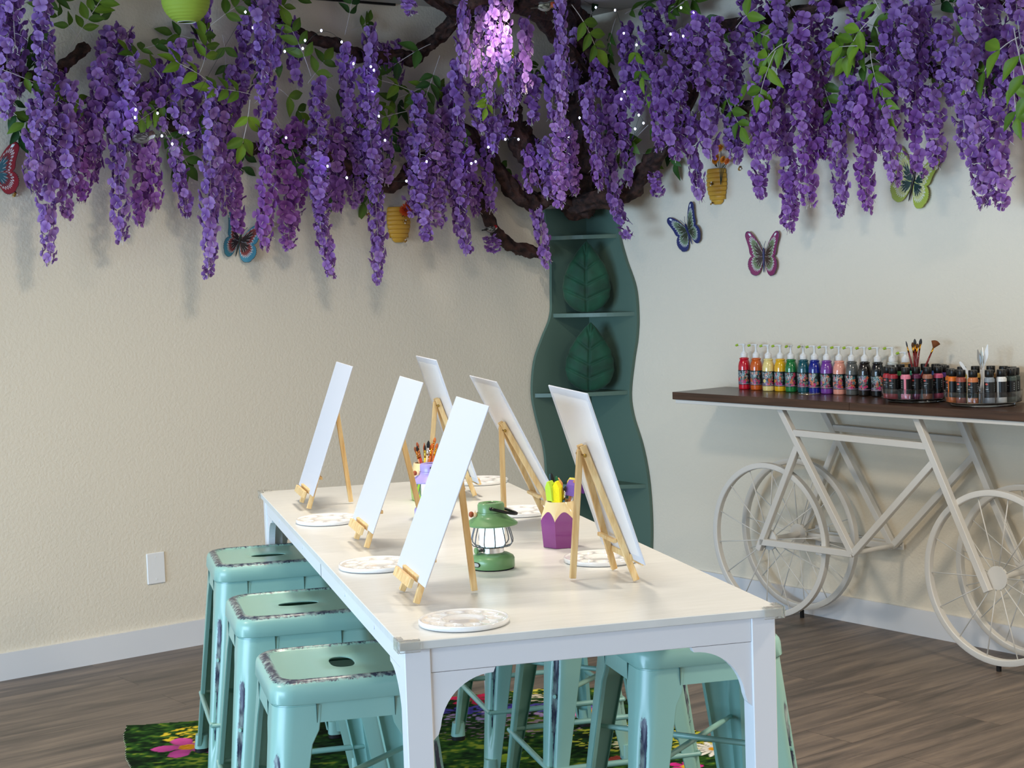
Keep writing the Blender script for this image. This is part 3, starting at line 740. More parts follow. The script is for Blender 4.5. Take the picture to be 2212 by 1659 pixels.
# leaf cushions
def cushion(zf, where, roll, w_=.108, h_=.305, sd=0.0):
    nx, ny = 56, 80
    veins = [((0, .02), (0, .98))]
    for vy in (.20, .40, .62, .80):
        for s in (-1, 1): veins.append(((0, vy - .02), (s * (.95 if vy < .7 else .6), vy + .13)))
    def hw(t): return w_ * float(np.interp(t, [0, .03, .08, .14, .22, .33, .45, .58, .70, .82, .92, 1], [.22, .46, .68, .84, .95, 1, .97, .86, .69, .46, .24, .02]))
    vs = []
    for side in (1, -1):
        for i in range(ny + 1):
            t = i/ny; ww = max(hw(t), .0015) * (1 + .012*math.sin(40*t + sd))
            for j in range(nx + 1):
                s = -1 + 2*j/nx; x = s*ww; z = t*h_
                th = .040 * (max(0, 1 - s*s) ** .5) * (max(0, math.sin(PI*min(1, max(0, t)))) ** .45)
                th *= 1 + .05*math.sin(9*s + 5*t + sd) * math.cos(7*t)
                d = 1.0
                for (ax_, ay_), (bx, by) in veins:
                    px, py = s*ww/w_, t*h_/w_; qx, qy, rx, ry = ax_, ay_*h_/w_, bx*hw(min(.97, by))/w_, by*h_/w_
                    L2 = (rx-qx)**2 + (ry-qy)**2; u_ = max(0, min(1, ((px-qx)*(rx-qx)+(py-qy)*(ry-qy))/L2))
                    d = min(d, math.hypot(px-qx-u_*(rx-qx), py-qy-u_*(ry-qy)))
                if side == 1: th -= .0075 * math.exp(-(d/.045)**2)
                vs.append((x, -side*th, z))
    n1 = (nx+1)*(ny+1); fs = []
    for sd_ in (0, 1):
        for i in range(ny):
            for j in range(nx):
                a = sd_*n1 + i*(nx+1) + j; fs.append((a, a+1, a+nx+2, a+nx+1))
    M_velvet = mat('green_velvet', '0f5238', 0.7, sheen=0.15)
    if not M_velvet.get('d'):
        nz, _ = bump(M_velvet, 14, .25, .004); tint(M_velvet, nz, '07301f', '0e5238', .3, .75); M_velvet['d'] = 1
    t = MB(); t.add(vs, fs)
    o = t.build('leaf_cushion', M_velvet, None, PI)
    p = room(.15, .16, zf); o.location = p; o.rotation_euler = (-.06, roll, math.atan2(-(DL+DR)[1], -(DL+DR)[0]) - PI/2 + PI + .0)
    # face the room: local -y must point along DL+DR
    v = (DL + DR); ang = math.atan2(v[1], v[0]) + PI/2; o.rotation_euler = (-.05, roll, ang)
    return tag(o, 'dark green velvet leaf-shaped cushion ' + where, 'cushion')
cushion(1.190, 'on the upper shelf of the corner unit', .02, .106, .310)
cushion(.846, 'on the shelf below, tilted slightly left', .05, .108, .300, 2)

# ------------------------------------------------------------------ paper tree
tree = thing('paper_tree', 'crumpled brown paper tree rising from the corner shelf with branches along both walls', 'tree', room(.13, .13, 1.648))
TI = tree.matrix_world.inverted() if False else Matrix.Translation(-tree.location)
def branch(pts, r0, r1, name='branch', k=26, seed=0, sub=9):
    P = smooth_curve([tuple(p) for p in pts], sub); n = len(P)
    rs = np.random.default_rng(seed); ph = rs.random(6) * 6.28
    nz = rs.random((n, k))
    rad = [r0 + (r1 - r0) * i/(n-1) for i in range(n)]
    def rf(i, a):
        j = int(round(a / (2*PI/k))) % k
        tw = i * 0.55
        return 1 + .16*math.sin(2*a + tw + ph[0]) + .12*math.sin(5*a - tw*1.3 + ph[1]) + .09*math.sin(i*1.1 + ph[2]) + .22*(nz[i, j] - .5)
    b = MB(); b.tube([TI @ Vector(p) for p in P], rad, k, rfun=rf); return b.build(name, M_bark, tree, 0.6)
def pl(lst, dist): return [onl(x, y, dist) if x < 1268 else onr(x, y, dist) for x, y in lst]
c0 = room(.15, .15, 1.66)
branch([room(.13, .13, 1.652), room(.14, .14, 1.72), room(.15, .15, 1.84), room(.17, .16, 2.0), room(.15, .17, 2.2), room(.17, .16, 2.44)], .085, .035, 'trunk', 32, 1, 12)
branch([room(.10, .17, 1.662), room(.17, .10, 1.668), room(.20, .16, 1.72)], .06, .05, 'root_flare', 24, 2)
branch([c0, onl(1200, 425, .16), onl(1160, 436, .14), onl(1120, 425, .12), onl(1085, 378, .10), onl(1052, 335, .10), onl(1015, 290, .1), onl(960, 250, .1)], .040, .022, seed=3)
branch([onl(1170, 546, .07), onl(1140, 542, .07), onl(1100, 528, .07), onl(1068, 498, .07), onl(1048, 450, .075), onl(1034, 410, .08), onl(1012, 385, .09), onl(985, 350, .1)], .026, .022, seed=4)
branch([room(.16, .2, 1.74), onl(1195, 395, .2), onl(1150, 350, .18), onl(1118, 300, .16), onl(1105, 240, .16), onl(1110, 200, .18), onl(1100, 140, .2), onl(1060, 80, .2), onl(1000, 45, .15)], .048, .028, seed=5)
branch([onl(1150, 340, .16), onl(1135, 300, .12), onl(1120, 285, .12), onl(1100, 300, .1)], .045, .04, seed=25)
branch([onl(985, 350, .1), onl(935, 345, .1), onl(897, 350, .11), onl(872, 385, .12), onl(838, 402, .12), onl(790, 385, .12), onl(735, 350, .12), onl(680, 318, .11), onl(620, 310, .1), onl(560, 322, .1), onl(515, 318, .1), onl(470, 300, .1), onl(410, 285, .1), onl(350, 260, .1), onl(300, 215, .1), onl(270, 170, .1)], .027, .018, seed=6)
branch([onl(1100, 60, .2), onl(1030, 20, .2), onl(985, 40, .16), onl(950, 78, .12), onl(915, 105, .1), onl(893, 130, .1), onl(860, 118, .1), onl(815, 125, .1), onl(770, 118, .1), onl(735, 100, .1), onl(690, 88, .1), onl(650, 75, .1), onl(615, 45, .1), onl(585, 20, .1), onl(540, -20, .1)], .028, .020, seed=7)
branch([onl(-30, 120, .12), onl(15, 145, .12), onl(45, 162, .12), onl(85, 165, .12), onl(125, 150, .12), onl(155, 128, .12), onl(188, 98, .12)], .024, .018, seed=8)
branch([onl(1000, 45, .15), onl(955, 8, .25), onl(900, -25, .3)], .03, .022, seed=9)
# right wall
branch([room(.2, .15, 1.66), onr(1330, 425, .16), onr(1362, 410, .14), onr(1395, 365, .12), onr(1425, 330, .12), onr(1470, 250, .12), onr(1500, 170, .12), onr(1475, 120, .12), onr(1430, 95, .12), onr(1400, 60, .12)], .042, .022, seed=10)
branch([room(.17, .2, 1.80), onr(1320, 300, .2), onr(1330, 210, .2), onr(1300, 150, .22), onr(1270, 110, .25), onr(1230, 80, .3)], .032, .022, seed=11)
branch([onr(1500, 170, .12), onr(1560, 215, .12), onr(1620, 235, .12), onr(1670, 200, .12), onr(1705, 155, .12), onr(1760, 110, .12), onr(1830, 90, .12), onr(1920, 110, .12), onr(2010, 150, .12), onr(2090, 160, .12), onr(2180, 120, .12), onr(2270, 60, .12)], .028, .020, seed=12)
branch([onr(1480, 110, .12), onr(1560, 60, .12), onr(1650, 40, .12), onr(1750, 20, .12), onr(1860, -10, .12), onr(1990, -20, .12), onr(2150, 0, .12), onr(2260, 10, .12)], .024, .018, seed=13)
# ceiling branch that reaches out toward the room, lit by the spotlight
cb_pts = [room(.17, .16, 2.40), room(.45, .45, 2.42), ony(1190, 30, 6.75), ony(1120, 18, 6.4), ony(1060, -2, 6.15), ony(1010, 4, 6.1), ony(978, -6, 6.15), ony(930, -30, 6.25)]
branch(cb_pts, .024, .020, seed=14)
branch([ony(1110, 15, 6.4), ony(1165, -8, 6.2), ony(1210, -12, 6.1), ony(1260, -34, 6.0)], .020, .016, seed=15)
branch([ony(1150, 22, 6.6), ony(1185, 62, 6.9), ony(1225, 105, 7.1), ony(1262, 150, 7.2)], .026, .024, seed=16)
branch([room(.17, .18, 2.1), ony(1262, 150, 7.3), ony(1266, 90, 7.3), ony(1262, 50, 7.25), ony(1240, 22, 7.1), ony(1225, -20, 6.9)], .038, .03, seed=17)

# ------------------------------------------------------------------ wisteria
def blossom_mat():
    m = mat('wisteria_petal', '8a5cc0', 0.65)
    nt = m.node_tree; bs = BS(m)
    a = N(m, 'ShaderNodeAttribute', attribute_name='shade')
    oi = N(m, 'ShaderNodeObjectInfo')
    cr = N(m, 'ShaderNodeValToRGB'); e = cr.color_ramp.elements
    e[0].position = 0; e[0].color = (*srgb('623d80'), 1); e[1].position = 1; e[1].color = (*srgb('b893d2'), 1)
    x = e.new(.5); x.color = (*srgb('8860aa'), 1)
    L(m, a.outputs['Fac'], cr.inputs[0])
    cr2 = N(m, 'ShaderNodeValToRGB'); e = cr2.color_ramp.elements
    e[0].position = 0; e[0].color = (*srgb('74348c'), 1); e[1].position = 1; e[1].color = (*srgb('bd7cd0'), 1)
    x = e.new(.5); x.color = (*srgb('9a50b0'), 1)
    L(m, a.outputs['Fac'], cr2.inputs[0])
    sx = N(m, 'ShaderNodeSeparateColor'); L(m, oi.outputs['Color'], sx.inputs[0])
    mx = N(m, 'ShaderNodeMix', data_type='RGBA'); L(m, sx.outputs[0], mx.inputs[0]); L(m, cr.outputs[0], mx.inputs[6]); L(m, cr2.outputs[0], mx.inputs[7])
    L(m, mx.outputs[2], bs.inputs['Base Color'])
    tr = nt.nodes.new('ShaderNodeBsdfTranslucent'); L(m, mx.outputs[2], tr.inputs[0])
    ms = nt.nodes.new('ShaderNodeMixShader'); ms.inputs[0].default_value = 0.28
    out = nt.nodes['Material Output']; L(m, bs.outputs[0], ms.inputs[1]); L(m, tr.outputs[0], ms.inputs[2]); L(m, ms.outputs[0], out.inputs[0])
    bump(m, 160, .12, .0006)
    return m
M_petal = blossom_mat()
def leaf_mat():
    m = mat('wisteria_leaf', '6f9430', 0.5)
    a = N(m, 'ShaderNodeAttribute', attribute_name='shade'); oi = N(m, 'ShaderNodeObjectInfo')
    cr = N(m, 'ShaderNodeValToRGB'); e = cr.color_ramp.elements
    e[0].position = 0; e[0].color = (*srgb('4a7018'), 1); e[1].position = 1; e[1].color = (*srgb('8fb030'), 1)
    L(m, a.outputs['Fac'], cr.inputs[0])
    cr2 = N(m, 'ShaderNodeValToRGB'); e = cr2.color_ramp.elements
    e[0].position = 0; e[0].color = (*srgb('1c4222'), 1); e[1].position = 1; e[1].color = (*srgb('36642e'), 1)
    L(m, a.outputs['Fac'], cr2.inputs[0])
    sx = N(m, 'ShaderNodeSeparateColor'); L(m, oi.outputs['Color'], sx.inputs[0])
    mx = N(m, 'ShaderNodeMix', data_type='RGBA'); L(m, sx.outputs[0], mx.inputs[0]); L(m, cr.outputs[0], mx.inputs[6]); L(m, cr2.outputs[0], mx.inputs[7])
    L(m, mx.outputs[2], BS(m).inputs['Base Color'])
    tr = m.node_tree.nodes.new('ShaderNodeBsdfTranslucent'); L(m, mx.outputs[2], tr.inputs[0])
    ms = m.node_tree.nodes.new('ShaderNodeMixShader'); ms.inputs[0].default_value = 0.2
    L(m, BS(m).outputs[0], ms.inputs[1]); L(m, tr.outputs[0], ms.inputs[2]); L(m, ms.outputs[0], m.node_tree.nodes['Material Output'].inputs[0])
    bump(m, 200, .1, .0005); return m
M_leaf = leaf_mat()

def petal_grid(Lp, Wp, cup, curl, nu=5, nv=5):
    vs = []; sh_ = []
    for i in range(nv):
        v = i/(nv-1); w_ = [0.20, .62, .92, 1.0, .80][i] if nv == 5 else 1
        for j in range(nu):
            u = -1 + 2*j/(nu-1)
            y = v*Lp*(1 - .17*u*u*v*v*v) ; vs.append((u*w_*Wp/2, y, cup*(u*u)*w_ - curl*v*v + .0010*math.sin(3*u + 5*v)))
            sh_.append(.25 + .6*v)
    fs = [(i*nu+j, i*nu+j+1, (i+1)*nu+j+1, (i+1)*nu+j) for i in range(nv-1) for j in range(nu-1)]
    return np.array(vs), fs, np.array(sh_)
def floret(seed):
    rs = np.random.default_rng(seed); V = []; Fc = []; S = []; n = 0
    for ang, Lp, Wp, tilt in ((-44, .0250, .0285, .45), (44, .0250, .0285, .45), (138, .0215, .0235, .15), (-138, .0215, .0235, .15), (180, .014, .013, -.6)):
        v, f, s = petal_grid(Lp*(.9 + .2*rs.random()), Wp*(.9 + .2*rs.random()), -.0025 + .004*rs.random(), .005*rs.random())
        tl = tilt + .5*(rs.random() - .5); ct, st = math.cos(tl), math.sin(tl)
        v = np.stack([v[:, 0], v[:, 1]*ct - v[:, 2]*st, v[:, 1]*st + v[:, 2]*ct], 1)
        a = math.radians(ang + 18*(rs.random() - .5)); ca, sa_ = math.cos(a), math.sin(a)
        v = np.stack([v[:, 0]*ca - v[:, 1]*sa_, v[:, 0]*sa_ + v[:, 1]*ca, v[:, 2]], 1)
        V.append(v); Fc += [tuple(i + n for i in q) for q in f]; S.append(s); n += len(v)
    return np.concatenate(V), Fc, np.concatenate(S)
FLO = [floret(s) for s in range(6)]
def rotm(nrm, spin):
    nrm = nrm / np.linalg.norm(nrm); up = np.array([0, 0, 1.0])
    y = up - nrm * (up @ nrm)
    if np.linalg.norm(y) < 1e-3: y = np.array([1.0, 0, 0])
    y /= np.linalg.norm(y); x = np.cross(y, nrm)
    c_, s_ = math.cos(spin), math.sin(spin)
    return np.stack([c_*x + s_*y, -s_*x + c_*y, nrm], 1)
def make_strand(Ln, seed, bare_tail=0.0):
    """hangs from the origin down to z = -Ln; width about 0.1"""
    rs = np.random.default_rng(1000 + seed)
    V = []; Fc = []; S = []; n = 0; st = MB()
    cnt = int(Ln / 0.0082)
    wob = [rs.random()*6.28, rs.random()*6.28]
    def axis(t): return np.array([.010*math.sin(5*t*Ln*2 + wob[0]) * t, .008*math.sin(4*t*Ln*2 + wob[1]) * t, -Ln*t*.965])
    gap = rs.random()*.5 + .3 if rs.random() < .35 else -1
    for i in range(cnt):
        t = (i + .5 + .3*(rs.random()-.5)) / cnt
        if gap > 0 and abs(t - gap) < .022/Ln*.5: continue
        az = i * 2.39996 + .6*(rs.random() - .5)
        taper = min(1, .6 + t*2.2) * min(1, .5 + (1 - t)*2.2)
        rad = (.012 + .024*rs.random()) * taper
        sc = (.80 + .35*rs.random()) * (.74 + .26*min(1, (1-t)*4))
        c_ = axis(t) + np.array([rad*math.cos(az), rad*math.sin(az), -.004*rs.random()])
        nrm = np.array([math.cos(az), math.sin(az), -.15 + .7*(rs.random() - .5)]) + .35*(rs.random(3) - .5)
        v, f, s = FLO[rs.integers(0, 6)]
        M_ = rotm(nrm, 1.2*(rs.random() - .5) + (PI if rs.random() < .15 else 0))
        V.append((v*sc) @ M_.T + c_); Fc += [tuple(k_ + n for k_ in q) for q in f]; n += len(v)
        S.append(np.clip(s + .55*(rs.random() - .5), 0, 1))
        a0 = axis(max(0, t - .012/Ln))
        q = c_ + nrm/np.linalg.norm(nrm)*.004
        st.tube([a0, (a0 + q)/2 + np.array([0, 0, .003]), q], [.0006, .0006, .0005], 3, caps=False)
        if rs.random() < .8:   # pale stamen showing in front of the flower
            e_ = q + nrm/np.linalg.norm(nrm)*.013 + np.array([.004*(rs.random()-.5), 0, -.009]); st.tube([q, e_], [.0010, .0007], 3)
    st.tube([axis(k_/14) for k_ in range(15)], [.0013]*15, 5)
    for q in range(5):         # bare tips with small buds
        a = rs.random()*6.28; e0 = axis(.985 - .01*q); e1 = e0 + np.array([.008*math.cos(a), .008*math.sin(a), -.016 - .006*rs.random()])
        st.tube([e0, (e0+e1)/2 + np.array([.003*math.cos(a), .003*math.sin(a), 0]), e1], [.0008, .0012, .0016], 4)
    b = MB(); V = np.concatenate(V); S = np.concatenate(S)
    b.v = [tuple(p) for p in V]; b.f = Fc; b.mi = [0]*len(Fc); b.n = len(V)
    root = bpy.data.objects.new('wisteria_strand', None); COL.objects.link(root); root.empty_display_size = .03
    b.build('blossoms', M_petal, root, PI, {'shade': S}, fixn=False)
    st.build('stem', M_stem, root, None, fixn=False)
    return root
SIZES = (.16, .24, .33, .43, .54, .68)
PROTO = {}
def get_strand(Ln, idx):
    si = min(range(len(SIZES)), key=lambda q: abs(math.log(SIZES[q]/Ln))); key = (si, idx % 3)
    if key not in PROTO: PROTO[key] = make_strand(SIZES[si], si*10 + key[1]); return PROTO[key], SIZES[si]
    return copy_tree(PROTO[key]), SIZES[si]
# (x_top, y_top, x_tip, y_tip, distance from the wall, magenta share, width)
ST = [
 # left edge and far left wall
 (8, -60, 22, 266, .16, .2, 1.1), (40, 60, 40, 215, .12, .3, 1.0), (92, -60, 98, 150, .26, .1, 1.15), (95, 90, 108, 330, .2, .1, 1.1), (78, 210, 76, 425, .2, .1, 1.0),
 (108, 240, 102, 582, .16, .1, .95), (128, 150, 140, 482, .14, .45, 1.0), (165, 250, 178, 442, .12, .7, .95), (30, -60, 30, 110, .2, .2, 1.1),
 (150, 180, 150, 400, .2, .2, 1.1), (212, 130, 205, 350, .16, .25, 1.15), (235, 60, 240, 300, .14, .2, 1.15), (248, 240, 268, 530, .18, .2, 1.0), (275, 120, 280, 340, .2, .2, 1.2),
 (305, 280, 300, 492, .12, .75, 1.0), (325, 300, 338, 455, .12, .8, 1.0), (375, 300, 404, 474, .14, .3, .85), (300, 180, 312, 300, .12, .35, 1.1), (265, 55, 262, 165, .1, .2, 1.1),
 (198, 240, 196, 395, .1, .55, 1.05), (340, 130, 352, 285, .14, .3, 1.0),
 # teal butterfly group
 (385, 90, 398, 290, .18, .2, 1.15), (415, 150, 420, 330, .14, .25, 1.1), (455, 185, 452, 612, .24, .15, 1.0), (482, 190, 490, 470, .2, .3, 1.05), (505, 330, 516, 508, .16, .5, .95),
 (432, -40, 440, 130, .1, .3, 1.0), (530, 40, 528, 230, .1, .35, 1.0), (505, 140, 508, 270, .1, .4, 1.0),
 # middle left wall
 (566, -60, 572, 170, .28, .15, 1.1), (572, 140, 578, 330, .26, .35, 1.05), (575, 270, 578, 548, .22, .6, 1.0), (612, 270, 622, 548, .14, .85, 1.15), (645, 260, 632, 500, .12, .75, 1.1),
 (590, 0, 596, 150, .12, .2, 1.0), (628, 40, 640, 190, .12, .25, 1.0), (688, 175, 690, 520, .22, .25, 1.1), (684, 330, 712, 608, .2, .3, .9),
 (722, 260, 732, 462, .14, .4, 1.15), (758, 270, 768, 452, .12, .2, .95), (780, 230, 778, 400, .14, .3, 1.0),
 # towards the left beehive
 (745, 100, 752, 290, .18, .2, 1.0), (800, 55, 800, 210, .16, .1, .9), (792, 150, 810, 400, .22, .2, 1.15), (805, 330, 818, 622, .2, .2, .9), (826, 260, 838, 400, .16, .25, 1.1),
 (858, 88, 864, 180, .1, .25, .8), (765, 300, 776, 440, .1, .35, .9), (825, 90, 835, 160, .1, .2, .8),
 (905, 200, 916, 532, .22, .2, 1.1), (935, 240, 952, 500, .2, .25, 1.1), (985, 240, 992, 480, .2, .25, 1.15), (968, 320, 1008, 556, .18, .3, 1.0), (1008, 300, 1030, 470, .14, .3, 1.0),
 (890, 300, 898, 470, .18, .2, 1.0), (870, 280, 880, 340, .12, .2, .9), (960, 180, 962, 330, .16, .3, 1.1), (1050, 300, 1058, 462, .14, .3, .85), (920, 330, 936, 450, .12, .2, 1.0),
 # around the trunk
 (985, 130, 992, 268, .3, .25, 1.0), (1022, 180, 1040, 290, .3, .3, .9), (1070, 200, 1062, 330, .3, .3, .95), (1085, 250, 1092, 300, .2, .3, .9), (1158, 448, 1180, 580, .16, .2, .85),
 (1055, 510, 1068, 548, .12, .3, 1.0), (1140, 320, 1150, 412, .24, .3, 1.0), (1172, 300, 1182, 430, .3, .3, .95), (1112, 120, 1114, 235, .34, .25, 1.0), (1150, 160, 1152, 270, .34, .3, 1.0), (1095, 380, 1135, 440, .08, .3, 1.0), (1205, 240, 1212, 455, .5, .25, 1.0), (1232, 270, 1242, 425, .45, .3, .9), (1265, 180, 1278, 306, .55, .35, .85),
 (1284, 280, 1292, 412, .4, .45, .8), (1320, 425, 1362, 518, .20, .2, .85), (1318, 340, 1328, 466, .25, .35, .85), (1245, 60, 1240, 200, .3, .2, 1.0), (1295, 130, 1300, 260, .3, .3, 1.1),
 (1335, 190, 1340, 330, .25, .5, 1.2), (1300, 250, 1310, 360, .3, .35, 1.1), (1192, 120, 1195, 260, .45, .25, 1.0), (1412, 372, 1418, 426, .14, .4, .9), (1355, 300, 1360, 400, .2, .3, 1.0),
 # right wall, left part
 (1355, 50, 1352, 190, .2, .3, 1.1), (1375, 130, 1380, 250, .2, .45, 1.1), (1400, 20, 1405, 180, .2, .2, 1.1), (1415, 120, 1428, 330, .28, .35, 1.0), (1440, 150, 1462, 350, .26, .3, 1.1),
 (1470, 60, 1472, 240, .26, .3, 1.1), (1492, 240, 1490, 338, .2, .4, 1.1), (1498, 330, 1512, 434, .16, .25, .85), (1510, 30, 1508, 200, .3, .35, 1.1), (1545, 40, 1552, 206, .3, .3, 1.05),
 (1530, 190, 1532, 345, .22, .4, 1.1), (1575, 170, 1580, 330, .14, .2, 1.15), (1600, 250, 1588, 350, .12, .3, 1.0), (1440, -50, 1442, 110, .14, .3, 1.2), (1590, 60, 1592, 230, .18, .3, 1.1),
 # right wall, middle
 (1645, 120, 1640, 335, .26, .45, 1.1), (1665, 190, 1658, 345, .28, .5, 1.1), (1630, 300, 1645, 432, .12, .45, 1.0), (1690, 260, 1712, 440, .14, .5, 1.1), (1620, -40, 1628, 140, .2, .35, 1.2),
 (1705, 380, 1702, 503, .14, .55, .95), (1735, 30, 1728, 300, .28, .5, 1.2), (1740, 240, 1742, 450, .2, .6, 1.1), (1770, 140, 1772, 350, .16, .65, 1.2), (1792, 210, 1790, 348, .12, .75, 1.1),
 (1700, 150, 1700, 310, .18, .4, 1.15), (1812, 230, 1812, 474, .16, .35, .85), (1680, -50, 1684, 150, .24, .3, 1.2), (1775, -40, 1778, 160, .2, .4, 1.2),
 # right wall, right part
 (1835, 110, 1838, 290, .16, .3, 1.1), (1868, 180, 1870, 464, .2, .6, 1.0), (1915, 50, 1930, 412, .26, .25, 1.0), (1895, 160, 1898, 330, .14, .5, 1.0), (1960, 20, 1958, 215, .28, .2, 1.1),
 (1978, 170, 1980, 386, .18, .5, 1.1), (2008, 180, 2022, 368, .22, .3, 1.05), (1990, -40, 1996, 180, .2, .3, 1.1), (2035, 40, 2030, 180, .16, .3, 1.1), (1850, -50, 1855, 140, .18, .35, 1.2),
 (2090, -50, 2096, 200, .3, .15, 1.2), (2080, 150, 2086, 350, .2, .3, 1.0), (2105, 180, 2118, 458, .24, .2, 1.1), (2160, 100, 2160, 462, .2, .35, 1.2), (2180, 60, 2192, 230, .2, .3, 1.1),
 (2208, 60, 2210, 300, .16, .5, 1.1), (2140, -50, 2140, 140, .16, .3, 1.2), (1930, -50, 1932, 110, .16, .4, 1.2), (2060, 100, 2058, 230, .14, .3, 1.0), (2195, -60, 2200, 110, .22, .3, 1.2),
]
HANG = [  # bright strands under the ceiling branch: (x_top, y_top, x_tip, y_tip, Y)
 (1000, -2, 1002, 164, 6.10, .1, .7), (1040, -6, 1025, 188, 6.18, .15, .68), (1070, -8, 1052, 226, 6.08, .1, .7), (1090, 60, 1104, 262, 6.05, .12, .75), (1096, -6, 1084, 150, 6.12, .1, .7), (1132, 40, 1140, 200, 6.35, .2, .85),
 (1208, -30, 1216, 290, 6.0, .12, .70), (880, -8, 884, 34, 6.2, .15, .9)]
strands = []
for i, (x0, y0, x1, y1, d, mg, wd) in enumerate(ST):
    f_ = onl if x0 < 1266 else onr
    a, e_ = f_(x0, y0, d), f_(x1, y1, d)
    if a.z > CEIL - .01: a.z = CEIL - .01
    strands.append((a, e_, mg, wd, x1, y1, 'purple' if mg < .55 else 'magenta-purple'))
for (x0, y0, x1, y1, Y, mg, wd) in HANG:
    strands.append((ony(x0, y0, Y), ony(x1, y1, Y), mg, wd, x1, y1, 'bright lilac'))
ZONES = [(120, 'beside the red butterfly'), (215, 'left of the small grey bird'), (420, 'around the small grey bird'), (540, 'above the teal butterfly'), (665, 'just right of the teal butterfly'),
         (780, 'midway from teal butterfly to beehive'), (925, 'around the left beehive'), (1075, 'right of the left beehive'), (1200, 'left of the tree trunk'), (1330, 'in front of the tree trunk'),
         (1480, 'between trunk and right beehive'), (1600, 'above the right beehive'), (1720, 'above the magenta butterfly'), (1860, 'right of the magenta butterfly'), (2010, 'around the yellow-green butterfly'), (9999, 'at the right edge')]
cnt_z = {}
order = sorted(range(len(strands)), key=lambda q: -strands[q][5])
for q in order:
    a, e_, mg, wd, x1, y1, hue = strands[q]
    bright = hue == 'bright lilac'
    z = 'under the spotlit ceiling branch' if bright else next(t for lim, t in ZONES if x1 < lim)
    cnt_z[z] = cnt_z.get(z, 0) + 1; k_ = cnt_z[z]
    dv = e_ - a; Ln = dv.length
    root, Lp = get_strand(Ln, q)
    root.location = a
    qd = Vector((0, 0, -1)).rotation_difference(dv.normalized())
    root.rotation_mode = 'QUATERNION'; root.rotation_quaternion = qd @ Matrix.Rotation(random.random()*6.28, 4, 'Z').to_quaternion()
    root.scale = (wd*.93, wd*.93, Ln/Lp)
    ln_w = 'long' if Ln > .45 else 'short' if Ln < .28 else 'mid-length'
    tag(root, f"{ln_w} {hue} wisteria strand {z}, tip {'lowest' if k_ == 1 else ORD[k_-1] + ' lowest'} there", 'flower strand', 'hanging wisteria strands')
    for ch in root.children:
        if ch.name.startswith('blossoms'): ch.color = (min(1, max(0, mg + .15*(random.random()-.5))), 0, 0, 1)

# ------------------------------------------------------------------ leaf sprigs
def make_sprig(seed, npair=3, droop=.3):
    rs = np.random.default_rng(500 + seed); V = []; Fc = []; S = []; n = 0; st = MB()
    Ln = .06 + .035*npair
    def ax(t): return np.array([Ln*t, 0, -droop*Ln*t*t])
    for i in range(npair*2 + 1):
        last = i == npair*2; t = 1.0 if last else .40 + .5*(i//2)/max(1, npair-1); sgn = 1 if i % 2 else -1
        nv = 7; Lf = (.050 + .02*rs.random())*(1.1 if last else 1); Wf = Lf*.50
        vs = []
        for a_ in range(nv):
            v = a_/(nv-1); w_ = [0.05, .62, .95, 1, .80, .45, .02][a_]
            for j in range(5):
                u = -1 + j*.5; vs.append((v*Lf, u*w_*Wf/2, .0055*abs(u)*w_ - .012*v*v + .0012*math.sin(9*v+u*3)))
        v = np.array(vs); ang = 0.2*(rs.random()-.5) if last else sgn*(.75 + .3*rs.random())
        rl = .8*(rs.random()-.5); v = np.stack([v[:, 0], v[:, 1]*math.cos(rl) - v[:, 2]*math.sin(rl), v[:, 1]*math.sin(rl) + v[:, 2]*math.cos(rl)], 1)
        v = np.stack([v[:, 0]*math.cos(ang) - v[:, 1]*math.sin(ang), v[:, 0]*math.sin(ang) + v[:, 1]*math.cos(ang), v[:, 2] - v[:, 0]*.3*rs.random()], 1) + ax(t)
        V.append(v); Fc += [tuple(n + q for q in (a_*5+j, a_*5+j+1, (a_+1)*5+j+1, (a_+1)*5+j)) for a_ in range(nv-1) for j in range(4)]; n += len(v)
        S.append(np.full(len(v), rs.random()*.8) + np.array([.2*(j == 2) for a_ in range(nv) for j in range(5)]))
    st.tube([ax(k_/8) for k_ in range(9)], [.0012]*9, 5)
    b = MB(); V = np.concatenate(V); b.v = [tuple(p) for p in V]; b.f = Fc; b.mi = [0]*len(Fc); b.n = len(V)
    root = bpy.data.objects.new('leaf_sprig', None); COL.objects.link(root); root.empty_display_size = .03
    b.build('leaves', M_leaf, root, PI, {'shade': np.clip(np.concatenate(S), 0, 1)}, fixn=False); st.build('stem', M_stem, root, None, fixn=False)
    return root
SPR = [make_sprig(0, 3), make_sprig(1, 2, .6), make_sprig(2, 4, .1), make_sprig(3, 3, .8), make_sprig(4, 2, .2)]
used_s = set()
